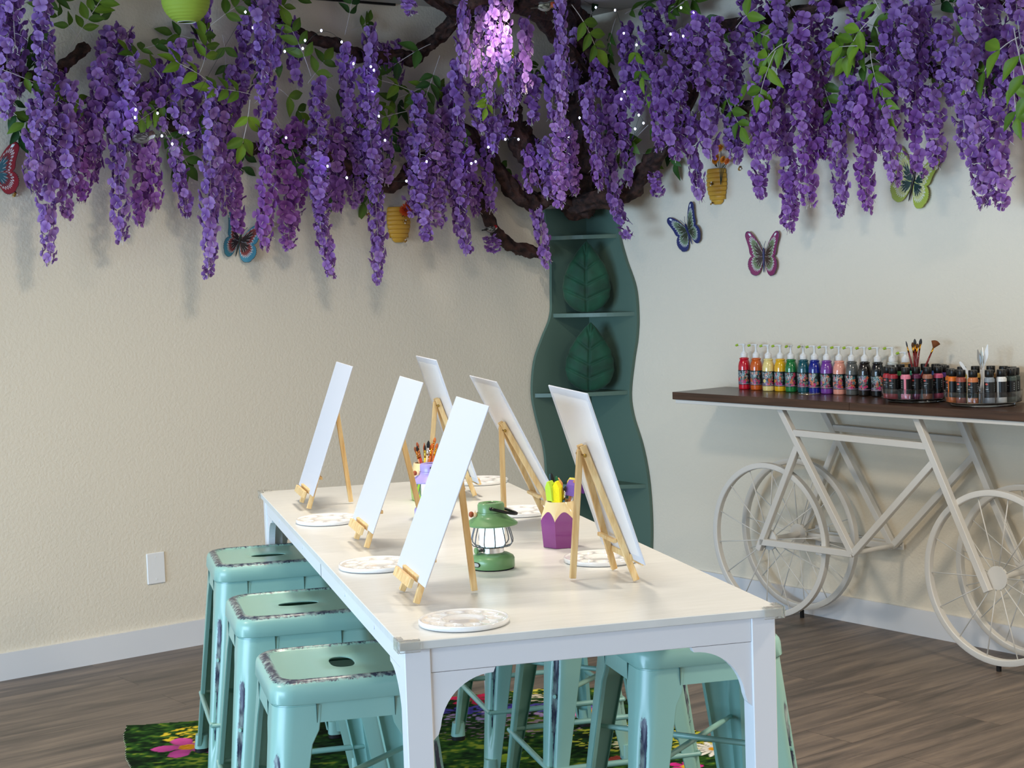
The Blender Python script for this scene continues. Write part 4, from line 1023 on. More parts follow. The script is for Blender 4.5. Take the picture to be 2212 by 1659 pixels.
# x, y, direction in screen degrees (0 = right, 90 = up), distance from wall, dark share, size
SP = [(35, 12, 20, .2, .6, 1), (60, 40, -60, .18, .8, 1), (150, 105, 60, .18, .35, 1.1), (175, 90, 120, .16, .5, 1), (140, 90, 200, .16, .8, 1), (208, 75, 80, .15, .7, .9), (105, 110, -100, .15, .9, .9), (5, 150, -20, .25, .4, 1), (10, 180, -70, .2, .95, 1),
      (280, 120, 30, .16, .5, .9), (290, 150, -40, .15, .6, 1), (350, 170, 120, .2, .2, 1), (385, 205, -150, .2, .35, 1), (430, 160, 60, .26, .05, 1.15), (450, 175, 150, .26, .1, 1.1), (455, 55, 40, .2, .25, 1.1), (480, 75, -80, .2, .7, .9), (340, 245, -60, .16, .8, 1.1), (300, 262, 10, .16, .8, 1),
      (355, 285, -60, .18, .5, 1.1), (400, 290, 20, .18, .3, 1), (130, 205, -20, .15, .4, 1.1), (150, 225, -160, .15, .45, 1), (490, 110, 160, .16, .6, 1), (540, 215, -100, .26, .05, 1.25), (545, 205, 170, .25, .15, 1), (600, 190, -30, .18, .35, 1.1), (595, 250, -70, .16, .8, 1), (520, 270, -80, .12, .9, 1),
      (615, 110, -140, .14, .85, 1), (672, 165, 110, .2, .25, 1.2), (665, 180, 50, .2, .3, 1.1), (745, 75, 80, .14, .8, 1.1), (760, 65, 20, .14, .45, .9), (590, 30, 40, .14, .5, 1), (700, 180, -30, .16, .5, 1), (830, 160, -40, .14, .9, 1.1), (838, 215, -90, .14, .9, 1), (840, 330, -110, .15, .5, 1.1),
      (885, 195, 160, .18, .2, 1.1), (880, 240, 190, .18, .2, 1), (930, 95, 200, .25, .7, 1.2), (950, 120, -120, .25, .75, 1.2), (945, 175, 200, .25, .35, 1.1), (920, 190, -10, .22, .4, 1), (700, 300, -30, .14, .9, 1), (710, 340, -80, .14, .85, 1), (1010, 330, -20, .12, .8, 1), (1030, 320, 200, .12, .85, 1), (960, 230, -60, .22, .5, 1),
      (1100, 110, -30, .35, .5, 1), (1150, 140, -10, .4, .6, 1.1), (1175, 150, 30, .4, .5, 1.1), (1220, 120, -60, .35, .95, 1), (1270, 80, 70, .3, .95, 1), (1300, 240, -40, .3, .6, 1.1), (1340, 290, -40, .2, .35, 1.1), (1400, 270, -140, .2, .4, 1.2), (1410, 230, -90, .2, .8, 1.2), (1350, 30, 10, .2, .7, 1.1), (1330, 40, -110, .2, .6, 1), (1375, 85, -95, .28, .1, 1), (1420, 50, 20, .2, .35, 1.1),
      (1390, 160, -60, .2, .3, 1.2), (1440, 20, 10, .2, .5, 1.2), (1500, 30, -30, .2, .8, 1), (1590, 60, 40, .28, .3, 1.2), (1600, 55, -20, .28, .35, 1), (1690, 95, 200, .32, .02, 1.4), (1675, 110, 240, .32, .05, 1.3), (1560, 180, -60, .22, .35, 1.2), (1600, 150, -60, .24, .35, 1.2), (1750, 55, 200, .3, .2, 1.3), (1790, 60, -30, .24, .25, 1.3),
      (1830, 35, -20, .25, .4, 1.3), (1795, 100, -20, .2, .5, 1.2), (1820, 80, 200, .2, .9, 1.3), (1900, 20, 110, .34, .0, 1.4), (1895, 30, 210, .34, .05, 1.4), (1890, 100, 170, .3, .1, 1.2), (1880, 110, -80, .3, .15, 1.2), (1940, 50, 30, .2, .9, 1.3), (1920, 10, -60, .22, .5, 1.2), (2010, 30, -120, .22, .6, 1.2), (2060, 10, -60, .2, .7, 1.2),
      (2190, 60, -70, .32, .15, 1.5), (2200, 80, 200, .3, .2, 1.4), (2120, 60, -60, .16, .9, 1.2), (2160, 20, 40, .2, .5, 1.3), (2190, 150, -80, .24, .3, 1.2), (1770, 150, -60, .2, .4, 1.1), (1720, 30, 130, .24, .4, 1.2), (1460, 90, 200, .18, .9, 1.1), (1620, 20, 60, .2, .6, 1.2), (1840, 140, -100, .16, .6, 1.1), (1235, 10, -50, None, .05, 1.2), (1090, 75, -80, None, .1, .9), (1060, 160, -110, None, .1, .7)]
cz = {}
for i, (x, y, ang, d, dk, sc) in enumerate(SP):
    if d is not None and dk > .3: d *= .72
    k_ = i % len(SPR)
    root = SPR[k_] if k_ not in used_s else copy_tree(SPR[k_]); used_s.add(k_)
    bright = d is None
    p = ony(x, y, 6.3) if bright else (onl(x, y, d) if x < 1266 else onr(x, y, d))
    if p.z > CEIL - .03: p.z = CEIL - .03
    side = DL if x < 1266 else DR
    ex = Vector((-DL[0], -DL[1], 0)) if x < 1266 else Vector((DR[0], DR[1], 0)); nrm = Vector((DR[0], DR[1], 0)) if x < 1266 else Vector((DL[0], DL[1], 0))
    a = math.radians(ang); dx = (ex*math.cos(a) + Vector((0, 0, 1))*math.sin(a) + nrm*(.05 + .3*random.random())).normalized()
    nz_ = (nrm + Vector((0, 0, .35)) + Vector((random.random()-.5, random.random()-.5, random.random()-.5))*.7); nz_ = (nz_ - dx*nz_.dot(dx)).normalized(); yy = nz_.cross(dx)
    root.matrix_world = Matrix(((dx.x, yy.x, nz_.x, p.x), (dx.y, yy.y, nz_.y, p.y), (dx.z, yy.z, nz_.z, p.z), (0, 0, 0, 1))) @ Matrix.Diagonal((sc*.98, sc*.98, sc*.98, 1))
    z = 'on the spotlit ceiling branch' if bright else next(t for lim, t in ZONES if x < lim)
    cz.setdefault(z, []).append((y, root, 'bright yellow-green' if dk < .3 else 'dark green' if dk > .65 else 'mid green'))
    for ch in root.children:
        if ch.name.startswith('leaves'): ch.color = (min(1, max(0, dk + .2*(random.random()-.5))), 0, 0, 1)
for z, lst in cz.items():
    lst.sort(key=lambda q: q[0])
    for k_, (y, root, hue) in enumerate(lst):
        tag(root, f"{hue} leaf sprig {z}, {'highest' if k_ == 0 else ORD[k_] + ' highest'} there", 'leaves', 'leaf sprigs among the wisteria')

# ------------------------------------------------------------------ string lights
M_led = mat('led_bulb', 'ffffff', .3, emit='b9c4ff', estr=26.0)
BU = [(293, 237), (291.6, 254), (340.5, 244.6), (349.6, 293.5), (406.5, 287), (372, 311), (530, 26), (546.5, 60), (615, 111), (659, 87.5), (654, 104.6), (694, 66), (738, 90.7), (763.5, 137.6), (801, 144), (807.7, 151.5), (804.5, 199), (818.4, 251), (831.6, 303),
      (618, 297.5), (707.5, 359), (749, 384), (878, 391), (921.5, 349), (1018, 353), (1027.5, 349), (1055, 318), (1091.5, 301), (1120, 301), (1168, 336)]
BR_ = [(1228, 295), (1252, 254.6), (1238.6, 16.7), (1287, 16), (1328.5, 22), (1347.6, 72), (1375, 97), (1349, 198), (1342, 214), (1380, 248.6), (1390, 266), (1372, 278.4), (1448.4, 73.6), (1475.8, 78), (1471, 16.7), (1497.7, 28)]
def lights(pts, side, label, extra):
    t = thing('string_lights', label, 'string lights', (0, 0, 0))
    P = []
    for i, (x, y) in enumerate(pts):
        d = extra[i % len(extra)]
        P.append(onl(x, y, d) if side == 'L' else onr(x, y, d))
    b = MB(); Q = smooth_curve([tuple(p) for p in P], 5); b.tube([Vector(q) + Vector((0, 0, .003*math.sin(i))) for i, q in enumerate(Q)], [.0007]*len(Q), 4); b.build('wire', M_wire, t)
    for p in P:
        b = MB(); b.sphere((0, 0, 0), .0037, 8, sc=(1, 1, 1.35)); o = b.build('bulb', M_led, t, 2); o.location = p
    for i in range(0, len(P), 5):
        l = bpy.data.lights.new('bulb_light', 'POINT'); l.energy = .07 if side == 'L' else .02; l.color = (.30, .30, 1.0); l.shadow_soft_size = .012
        o = bpy.data.objects.new('bulb_light', l); COL.objects.link(o); o.location = P[i] + Vector((0, -.03, 0))
    return t
lights(BU, 'L', 'fairy lights woven through the wisteria on the left wall', (.26, .24, .28))
lights(BR_, 'R', 'fairy lights woven through the wisteria right of the trunk', (.30, .28, .32))
gl = bpy.data.lights.new('green_bulb_light', 'POINT'); gl.energy = .12; gl.color = (.5, 1, .4); gl.shadow_soft_size = .01
o = bpy.data.objects.new('green_bulb_light', gl); COL.objects.link(o); o.location = onl(368, 312, .24)

# ------------------------------------------------------------------ paper lantern
pc = ony(401, -1, 6.0)
t = thing('paper_lantern', 'round lime green paper lantern hanging from the ceiling at the top left', 'lantern', pc)
M_lan = mat('lime_paper', '9ab23c', .7); BS(M_lan).inputs['Subsurface Weight'].default_value = 0; bump(M_lan, 30, .3, .004, (1, 1, 4))
prof = []; R = .0855
for i in range(121):
    a = -PI/2 + .38 + (PI - .76) * i/120; rr = R * (1 - .016*abs(math.cos(i*PI/8)) )
    prof.append((rr*math.cos(a), rr*math.sin(a)))
b = MB(); b.lathe(prof, 64, close=True); b.build('shade', M_lan, t, PI)
b = MB()
for zz in (prof[0], prof[-1]): b.tube([(zz[0]*math.cos(2*PI*q/32), zz[0]*math.sin(2*PI*q/32), zz[1]) for q in range(33)], .0012, 6)
b.build('rim_wire', M_wplast, t)
b = MB(); b.tube([(0, 0, prof[-1][1]), (0, 0, CEIL - pc.z - .001)], .0008, 5); b.tube([(-prof[-1][0], 0, prof[-1][1]), (prof[-1][0], 0, prof[-1][1])], .001, 5); b.build('hanging_string', M_wplast, t)

# ------------------------------------------------------------------ butterflies, bees, hives, birds
M_vc = attr_mat('painted_ornament', 'col', .4, .04, 60)
def C3(h): return np.array(srgb(h))
def butterfly(x, y, roll, size, c_out, c_mid, c_in, c_body, label, fold=(.30, .30), dist=.012):
    t = thing('butterfly_ornament', label, 'butterfly', (0, 0, 0))
    UPW = [(0, 0), (.07, .16), (.22, .40), (.36, .55), (.46, .60), (.53, .57), (.55, .48), (.50, .34), (.45, .20), (.42, .06), (.34, -.01), (.16, -.04)]
    LOW = [(0, 0), (.16, -.01), (.34, .00), (.43, -.06), (.47, -.18), (.45, -.30), (.41, -.36), (.38, -.42), (.31, -.46), (.22, -.47), (.13, -.40), (.06, -.24)]
    b = MB(); colr = []
    for s, fo in ((1, fold[0]), (-1, fold[1])):
        for w_i, W_ in enumerate((UPW, LOW)):
            out = smooth_curve(W_ + [W_[0]], 14)[:-1]; k = len(out); cx, cy = (.05, .02) if w_i == 0 else (.05, -.03)
            rings = []
            for q in range(29):
                f = q/28; ring = []
                for j, (ox, oy) in enumerate(out):
                    sc_ = 1 + .02*math.sin(j*1.3)*(f == 1) * w_i
                    px, py = cx + (ox*sc_ - cx)*f, cy + (oy*sc_ - cy)*f
                    ring.append((s*px*math.cos(fo)*size, -(.02*size + px*math.sin(fo)*size) - .001*w_i, py*size))
                    wl = .70 + .055*math.sin(j*.62); ang_d = math.hypot(px, py)
                    c_ = c_out if f > wl else (c_mid if f > .46 + .06*math.sin(j*.31) else c_in)
                    if abs(f - wl) < .026 and ang_d > .12: c_ = 'e4e6e4'
                    if .30 < f < .48 and (j % 26) in (11, 12, 13): c_ = 'ece8e0'
                    if f <= .55 and (j % 13) in (0, 1): c_ = '141414'
                    if f > .97: c_ = c_body if c_out != 'a9b84a' else c_out
                    if s*0 == 0 and w_i == 0 and .82 < f < .90 and 52 < j < 64: c_ = 'e8eef0'
                    colr.append(C3(c_))
                rings.append(ring)
            b.strip(rings)
    o = b.build('wings', M_vc, t, 2, {'col': np.array(colr)}, fixn=False)
    md = o.modifiers.new('s', 'SOLIDIFY'); md.thickness = .0012; md.offset = 0
    Mb = mat('bf_' + c_body, c_body, .4)
    b = MB(); b.lathe([(.0005, -.40*size), (.012*size, -.36*size), (.022*size, -.2*size), (.030*size, -.05*size), (.034*size, .06*size), (.022*size, .13*size), (.026*size, .16*size), (.012*size, .19*size), (.0005, .20*size)], 12, 0, Matrix.Translation((0, -.035*size, 0)))
    b.build('body', Mb, t, 2)
    for s in (1, -1):
        b = MB(); b.tube([(s*.01*size, -.04*size, .18*size), (s*.05*size, -.06*size, .27*size), (s*.10*size, -.07*size, .36*size)], .006*size, 5); b.build('antenna', Mb, t)
    on_wall(t, x, y, .004); t.matrix_world = t.matrix_world @ Matrix.Rotation(roll, 4, 'Y')
    return t
butterfly(516, 520, .32, .160, '3f8aa0', '8a3a38', '201418', '182018', 'teal metal butterfly with red inner wings on the left wall')
butterfly(1487, 498, -.42, .160, '2e3468', '6f8468', '38402c', '22285c', 'navy blue metal butterfly tilted on the right wall', (.12, .12))
butterfly(1652, 553, .02, .165, '86305e', '76845f', '463228', '30305c', 'magenta metal butterfly lowest on the right wall', (.10, .16))
butterfly(1975, 392, .30, .185, 'a9b84a', 'c9c98a', '1c3c38', '201818', 'yellow-green metal butterfly partly behind a wisteria strand on the right wall', (.10, .16))
butterfly(-13, 372, -.05, .170, '8c1828', '7a2430', '2a6070', '201818', 'red metal butterfly cut off by the left edge', (.3, .3))

def bee(par, mtx, size, name='bee', label=None):
    t = thing(name, label, 'bee') if par is None else None
    b = MB(); colr = []
    prof = [(.02, -.5), (.20, -.42), (.30, -.25), (.33, 0), (.30, .2), (.22, .32), (.20, .36), (.22, .45), (.12, .54), (.02, .56)]
    pr = []
    for i in range(len(prof)-1):
        for q in range(4): pr.append(tuple(np.array(prof[i])*(1-q/4) + np.array(prof[i+1])*q/4))
    pr.append(prof[-1]); m = mtx @ Matrix.Diagonal((size, size, size, 1)) @ Matrix.Translation((0, -.3, 0))
    b.lathe(pr, 14, 0, m)
    for (r, z) in pr: colr += [C3('1a1410' if (int((z + .6)/.13) % 2 == 0 or z > .36) else 'd8a03a')] * 14
    o = b.build('bee_body' if par is not None else 'body', M_vc, par or t, 2, {'col': np.array(colr)})
    for s in (1, -1):
        b = MB(); b.sphere((s*.32, -.45, .10), .28, 12, sc=(1, .15, .62), mtx=Matrix.Rotation(-s*.5, 4, 'Y')); b.v = [tuple(mtx @ Matrix.Diagonal((size, size, size, 1)) @ Vector(v)) for v in b.v]
        b.build('wing', mat('bee_wing', 'f2efe6', .5), o, 2)
    return t or o
for x, y, lb in ((30, 420, 'tiny yellow striped bee below the red butterfly at the left edge'), (794, 462, 'tiny bee ornament on the wall left of the left beehive'), (1600, 364, 'tiny bee ornament on the wall right of the orange flowers'), (903, 438, 'tiny bee ornament above and right of the left beehive')):
    t = bee(None, Matrix.Rotation(.5, 4, 'Y'), .020, 'bee_ornament', lb); on_wall(t, x, y, .0)

def hive(x, y, w_, h_, label):
    t = thing('beehive_planter', label, 'beehive'); on_wall(t, x, y, .004)
    prof = []; n = 8
    for i in range(n):
        z0 = h_*(1 - i/n); z1 = h_*(1 - (i+1)/n); f = (i + .5)/n
        rr = w_/2 * math.sqrt(max(.03, 1 - ((f - .30)/(.71 if f > .3 else .62)) ** 2)) * (1.0 if f > .3 else 1.02)
        for q in range(9):
            a = PI/2 - PI*q/8; zq = (z0+z1)/2 + (z0-z1)/2*math.sin(a); fq = 1 - zq/h_
            rq = w_/2 * math.sqrt(max(.05, 1 - ((fq - .36)/(.68 if fq > .36 else .80)) ** 2)); prof.append((max(.006, rq - .0035 + .0045*math.cos(a)), zq))
    prof.append((.012, 0)); vs = []; k = 40; colr = []
    b = MB(); rings = []
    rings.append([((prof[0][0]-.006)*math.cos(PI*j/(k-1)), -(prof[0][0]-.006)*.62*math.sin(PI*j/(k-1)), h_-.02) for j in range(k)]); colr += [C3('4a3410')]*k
    rings.append([((prof[0][0]-.006)*math.cos(PI*j/(k-1)), -(prof[0][0]-.006)*.62*math.sin(PI*j/(k-1)), h_) for j in range(k)]); colr += [C3('c89a34')]*k
    for i, (r, z) in enumerate(prof):
        rings.append([(r*math.cos(PI*j/(k-1)), -r*.62*math.sin(PI*j/(k-1)), z) for j in range(k)])
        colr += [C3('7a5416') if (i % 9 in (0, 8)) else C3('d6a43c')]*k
    b.strip(rings, closed=False, caps=False); b.build('woven_body', attr_mat('hive_glaze', 'col', .4, .25, 90), t, PI, {'col': np.array(colr)})
    b = MB(); b.box((-w_*.42, -.002, .02), (w_*.42, -.0005, h_*.97)); b.build('back_plate', mat('hive_back', 'b08830', .6), t)
    bee(t, Matrix.Translation((0.004, -w_*.31 - .002, h_*.58)) @ Matrix.Rotation(1.9, 4, 'Y'), .017)
    bee(t, Matrix.Translation((-.010 if x > 1200 else .014, -w_*.20, h_*.03)) @ Matrix.Rotation(1.0, 4, 'Y'), .015)
    return t
hive(862, 524, .112, .146, 'mustard beehive wall planter with a red flower, on the left wall')
hive(1551, 442, .108, .146, 'mustard beehive wall planter with orange flowers, on the right wall')
def daisy(par, c, nrm, r, col, ccol, seed=0):
    rs = np.random.default_rng(seed); b = MB(); M_ = Matrix.Translation(c) @ Vector(nrm).to_track_quat('Z', 'Y').to_matrix().to_4x4()
    for ly in range(3):
        for q in range(14):
            a = 2*PI*q/14 + ly*.2 + .1*rs.random(); l_ = r*(1 - .22*ly)*(.9 + .2*rs.random()); w_ = r*.15; up = .1 + .35*ly
            pts = [(0, -w_*.3, 0), (l_*.5, -w_, l_*.5*up), (l_*.9, -w_*.8, l_*up), (l_, 0, l_*up), (l_*.9, w_*.8, l_*up), (l_*.5, w_, l_*.5*up), (0, w_*.3, 0)]
            m = M_ @ Matrix.Rotation(a, 4, 'Z'); b.add([m @ Vector(p) for p in pts], [tuple(range(7))])
    o = b.build('flower_head', mat('fl_' + col, col, .6), par)
    b = MB(); b.sphere(M_ @ Vector((0, 0, r*.25)), r*.28, 10); b.build('flower_centre', mat('fc_' + ccol, ccol, .7), o, 2)
t = thing('orange_flower_sprig', 'orange artificial flowers rising from the right beehive', 'flowers'); on_wall(t, 1556, 372, .035)
for q, (dx, dz, r) in enumerate(((-.010, .052, .025), (.012, .096, .019), (.028, .048, .018), (.050, .040, .015))):
    daisy(t, (dx, -.01, dz), (-.2 + .3*(q % 2), -1, .35), r, 'e08a18' if q != 3 else 'd86a28', 'b85a10', q)
    b = MB(); b.tube([(0, .0, -.05), (dx*.4, 0, dz*.5 - .01), (dx, -.005, dz)], .0012, 5); b.build('stem', M_wire, t)
b = MB()
for q in ((-.012, .02, -.02, .035), (.012, .015, .03, .02)): b.add([(q[0], -.004, q[1]), (q[0] + q[2]*.5, -.008, q[1] + q[3]*.2), (q[0] + q[2], -.004, q[1] + q[3]), (q[0] + q[2]*.4, -.002, q[1] + q[3]*.7)], [(0, 1, 2, 3)])
b.build('leaf', M_wire, t)
t = thing('red_flower_sprig', 'red-orange artificial flowers tucked into the left beehive', 'flowers'); on_wall(t, 866, 458, .035)
for q, (dx, dz, r) in enumerate(((.010, .006, .026), (.026, .028, .018), (.038, -.004, .016))):
    daisy(t, (dx, -.018, dz), (-.3, -1, .2), r, 'd8501c' if q == 0 else 'b82c18', '8a1c10', 10 + q)
    b = MB(); b.tube([(0, .0, -.04), (dx*.5, -.005, dz*.5 - .01), (dx, -.012, dz)], .0012, 5); b.build('stem', M_wire, t)

def bird(loc, head_az, size, cols, label, pitch=.2):
    """small feathered craft bird, one continuous body with head and tail along +x"""
    t = thing('craft_bird', label, 'bird', loc, head_az)
    prof = [(-1.05, .03, .06, -.05), (-.95, .14, .05, -.04), (-.70, .15, .06, -.02), (-.50, .12, .10, 0), (-.35, .20, .20, 0), (-.15, .29, .28, 0), (.08, .32, .31, .01), (.26, .28, .28, .05), (.38, .23, .23, .12), (.50, .22, .22, .18), (.62, .20, .20, .20), (.70, .13, .13, .20), (.74, .03, .03, .19)]
    k = 20; rings = []; colr = []
    P = []
    for i in range(len(prof)-1):
        for q in range(3): P.append(np.array(prof[i])*(1-q/3) + np.array(prof[i+1])*q/3)
    P.append(np.array(prof[-1]))
    rs = np.random.default_rng(int(abs(loc[0])*1000) + 3)
    for (x, wy, wz, zc) in P:
        ring = []
        for j in range(k):
            a = 2*PI*j/k; ring.append((x*size, wy*math.cos(a)*size, (zc + wz*math.sin(a))*size))
            up = math.sin(a); c_ = cols['back'] if up > -.15 else cols['belly']
            if x > .36: c_ = cols['cap'] if up > -.1 else cols['cheek']
            if x < -.55: c_ = cols['tail']
            if -.45 < x < .3 and up > -.1 and rs.random() < .30: c_ = cols['fleck']
            colr.append(C3(c_))
        rings.append(ring)
    b = MB(); b.strip(rings, caps=True); b.build('body', attr_mat('feathers', 'col', .8, .5, 300), t, 2, {'col': np.array(colr)})
    b = MB(); b.cyl((.72*size, 0, .19*size), (.90*size, 0, .16*size), .05*size, .005*size, 8); b.build('beak', mat('beak_dark', '2a2420', .4), t, 2)
    for s in (1, -1):
        b = MB(); b.sphere((.56*size, s*.185*size, .25*size), .035*size, 8); b.build('eye', M_black, t, 2)
        b = MB(); b.sphere((-.12*size, s*.27*size, .04*size), .40*size, 12, sc=(1, .16, .45), mtx=Matrix.Rotation(.12, 4, 'Y')); o = b.build('wing', attr_mat('feathers'), t, 2, {'col': np.array([C3(cols['back'] if rs.random() > .3 else cols['fleck']) for _ in b.v])})
        b = MB(); b.tube([(.0*size, s*.1*size, -.25*size), (.02*size, s*.1*size, -.42*size), (.10*size, s*.1*size, -.46*size)], .018*size, 5); b.build('foot', M_wire, t)
    return t
hd = math.atan2(-DL[1], -DL[0])
bird(onl(1060, 496, .12), hd + .1, .048, dict(back='3c3c36', belly='8a8078', cap='b0101c', cheek='cfc6c0', tail='2c2a26', fleck='b8b8ac'), 'small craft bird with a bright red head perched on the lowest branch')
bird(onl(306, 299, .22), hd - .25, .066, dict(back='3a322c', belly='6e665e', cap='4e3628', cheek='b4aea8', tail='1c1814', fleck='8a847c'), 'small grey bird with a brown cap among the leaves on the left wall', .2)
bird(ony(1178, 16, 6.12), hd - .6, .050, dict(back='4a4436', belly='8c8478', cap='b04a28', cheek='c07048', tail='3c3226', fleck='b4ac94'), 'striped craft bird with an orange head on the spotlit ceiling branch')

# ------------------------------------------------------------------ wall plates
def plate(x, y, side, outlet):
    t = thing('wall_outlet' if outlet else 'blank_wall_plate', 'white double power outlet behind the wheels of the bicycle table' if outlet else 'blank white wall plate low on the left wall', 'wall plate')
    w_, h_ = (.0735, .118); b = MB(); b.box((-w_/2, -.006, -h_/2), (w_/2, -.0002, h_/2), bev=.003); b.build('cover', M_wplast, t, .5)
    for s in (1, -1):
        z = s*h_*.36 if not outlet else 0
        b = MB(); b.cyl((0, -.0058, z), (0, -.0068, z), .003, k=10); b.build('screw', M_wplast, t, .5)
    if outlet:
        for s in (1, -1):
            b = MB(); b.cyl((0, -.0058, s*.020), (0, -.0072, s*.020), .0165, k=24); b.build('socket', M_wplast, t, .5)
            b = MB()
            for dx in (-.006, .006): b.box((dx - .001, -.0078, s*.020 - .002), (dx + .001, -.0070, s*.020 + .006))
            b.cyl((0, -.0070, s*.020 - .008), (0, -.0078, s*.020 - .008), .0022, k=8); b.build('slots', M_black, t)
    return on_wall(t, x, y, .0, side)
plate(336, 1227, 'L', False); plate(1778, 1168, 'R', True)

# ------------------------------------------------------------------ bicycle console table
def s_of(x, y, d): return float((np.array(onr(x, y, d)[:2]) - C) @ DR)
con = thing('bicycle_console_table', 'narrow walnut-topped console table on white metal bicycle frames and wheels', 'table')
con.matrix_world = wall_mtx('R', 0, 0, 0)
S0, S1, ZT, ZB = .8607, 2.86, .8809, .8515
seam = s_of(1834, 867.5, .3045)
for a, c_ in ((S0, seam - .0004), (seam + .0004, S1)):
    b = MB(); b.box((a, -.3045, ZB), (c_, -.006, ZT), bev=.0012); b.build('tabletop', M_walnut, con)
b = MB(); b.box((S0 + .012, -.2985, ZB - .0145), (S1 - .012, -.2800, ZB - .0003), bev=.001); b.box((S0 + .012, -.030, ZB - .0145), (S1 - .012, -.010, ZB - .0003), bev=.001)
b.box((S0 + .012, -.2800, ZB - .0145), (S0 + .03, -.030, ZB - .0003)); b.box((S1 - .03, -.2800, ZB - .0145), (S1 - .012, -.030, ZB - .0003)); b.build('support_rail', M_cwhite, con)
def frame(y, wide=.024):
    B0 = (1.759, .328)
    segs = {'seat_tube': ((1.418, ZB - .012), B0), 'top_tube': ((1.487, .752), (2.100, .742)), 'head_tube': ((2.058, ZB - .012), (2.345, .270)), 'down_tube': ((2.128, .688), B0), 'seat_stay': ((1.500, .700), (1.288, .290)), 'chain_stay': ((1.300, .322), B0)}
    for nm, (a, e_) in segs.items():
        b = MB(); off = {'seat_tube': 0, 'head_tube': 0}.get(nm, .0)
        b.beam((a[0], y, a[1]), (e_[0], y, e_[1]), wide, wide if nm in ('seat_tube', 'head_tube') else wide - .0016, up=(0, 1, 0), bev=.0015); b.build(nm, M_cwhite, con)
frame(-.270); frame(-.052)
def wheel(sx, zc, y, Ro, ax0):
    k = 72; rings = []
    for j in range(k + 1):
        a = 2*PI*j/k; ca, sa_ = math.cos(a), math.sin(a)
        rings.append([(sx + r*ca, y + yy, zc + r*sa_) for r, yy in ((Ro, -.011), (Ro, .011), (Ro - .004, .0125), (Ro - .019, .0125), (Ro - .0215, .010), (Ro - .0215, -.010), (Ro - .019, -.0125), (Ro - .004, -.0125))])
    b = MB(); b.strip(rings); wo = b.build('wheel', M_cwhite, con, .7)
    b = MB(); b.cyl((sx, y - .0045, zc), (sx, y + .0045, zc), .040, k=36); b.build('hub', M_cwhite, wo, .6)
    for q in range(14):
        a = 2*PI*(q + ax0)/14; b = MB(); b.cyl((sx + .036*math.cos(a), y, zc + .036*math.sin(a)), (sx + (Ro - .020)*math.cos(a), y, zc + (Ro - .020)*math.sin(a)), .0021, k=6); b.build('spoke', M_cwhite, wo, 2)
for sx, zc in ((1.322, .329), (2.366, .316)):
    wheel(sx, zc, -.246 if False else -.247, .2955, .30 if sx < 2 else .12); wheel(sx - (.01 if sx < 2 else -.0), zc - .0, -.076, .2955, .7)
    b = MB(); b.cyl((sx, -.243, zc), (sx - .006, -.080, zc), .0105, k=16); b.build('axle', M_cwhite, con, .7)
    for yy in (-.247, -.076):
        b = MB(); b.cyl((sx, yy, .0005), (sx, yy, zc - .2955 + .003), .0085, k=12); tag(b.build('foot_pad', M_rubber, con, .7), 'black foot pad under the wheel')
b = MB(); b.cyl((1.765, -.262, .332), (1.765, -.060, .332), .0085, k=14); b.build('bottom_axle', M_cwhite, con, .7)
for a, c_ in (((1.30, .322), (1.759, .328)),):
    b = MB(); b.box((1.28, -.040, .300), (1.95, -.006, .330)); 
b = MB(); b.box((1.30, -.022, .312), (1.78, -.0135, .342), bev=.001)
for q in (1.74, 1.77): b.cyl((q, -.022, .327), (q, -.026, .327), .004, k=8)
b.build('wall_bracket', M_cwhite, con)

# ------------------------------------------------------------------ pump bottles with painted labels
FONT = {'A': '0E11111F111111', 'C': '0E11101010110E', 'R': '1E11111E141211', 'Y': '11110A04040404', 'L': '1010101010101F', 'I': '0E04040404040E', 'P': '1E11111E101010', 'N': '11191513111111', 'T': '1F040404040404'}
def textmask(s):
    out = np.zeros((7, 6*len(s)))
    for i, ch in enumerate(s):
        for r in range(7):
            v = int(FONT[ch][2*r:2*r+2], 16)
            for c_ in range(5): out[r, 6*i + c_] = (v >> (4 - c_)) & 1
    return out
M_label = attr_mat('printed_label', 'col', .35, .02, 40)
def cyl_label(r, z0, z1, nc, nr, img, name, par):
    """img[row, col, 3]: row 0 = top; col 0 starts at the back and runs so text reads left to right from outside"""
    b = MB(); vs = []
    for i in range(nr + 1):
        for j in range(nc + 1):
            a = -PI/2 + 2*PI*(j/nc - .5); z = z1 + (z0 - z1)*i/nr
            vs.append((r*math.cos(a), r*math.sin(a), z))
    V = []; Fc = []; colr = []
    for i in range(nr):
        for j in range(nc):
            q = len(V); V += [vs[i*(nc+1)+j], vs[i*(nc+1)+j+1], vs[(i+1)*(nc+1)+j+1], vs[(i+1)*(nc+1)+j]]; Fc.append((q, q+3, q+2, q+1)); colr += [img[i, j]]*4
    b.v = V; b.f = Fc; b.mi = [0]*len(Fc); b.n = len(V)
    return b.build(name, M_label, par, PI, {'col': np.array(colr)}, fixn=False)
def blobs(img, rs, cols, n, r0, r1, jr, ir):
    nr, nc = img.shape[:2]
    for _ in range(n):
        j, i = rs.uniform(*jr), rs.uniform(*ir); rr = rs.uniform(r0, r1); c_ = C3(cols[rs.integers(0, len(cols))])
        J, I = np.meshgrid(np.arange(nc), np.arange(nr)); th = np.arctan2(I - i, J - j)
        img[((J-j)**2 + (I-i)**2) < (rr*(1 + .25*np.sin(5*th + j)))**2] = c_
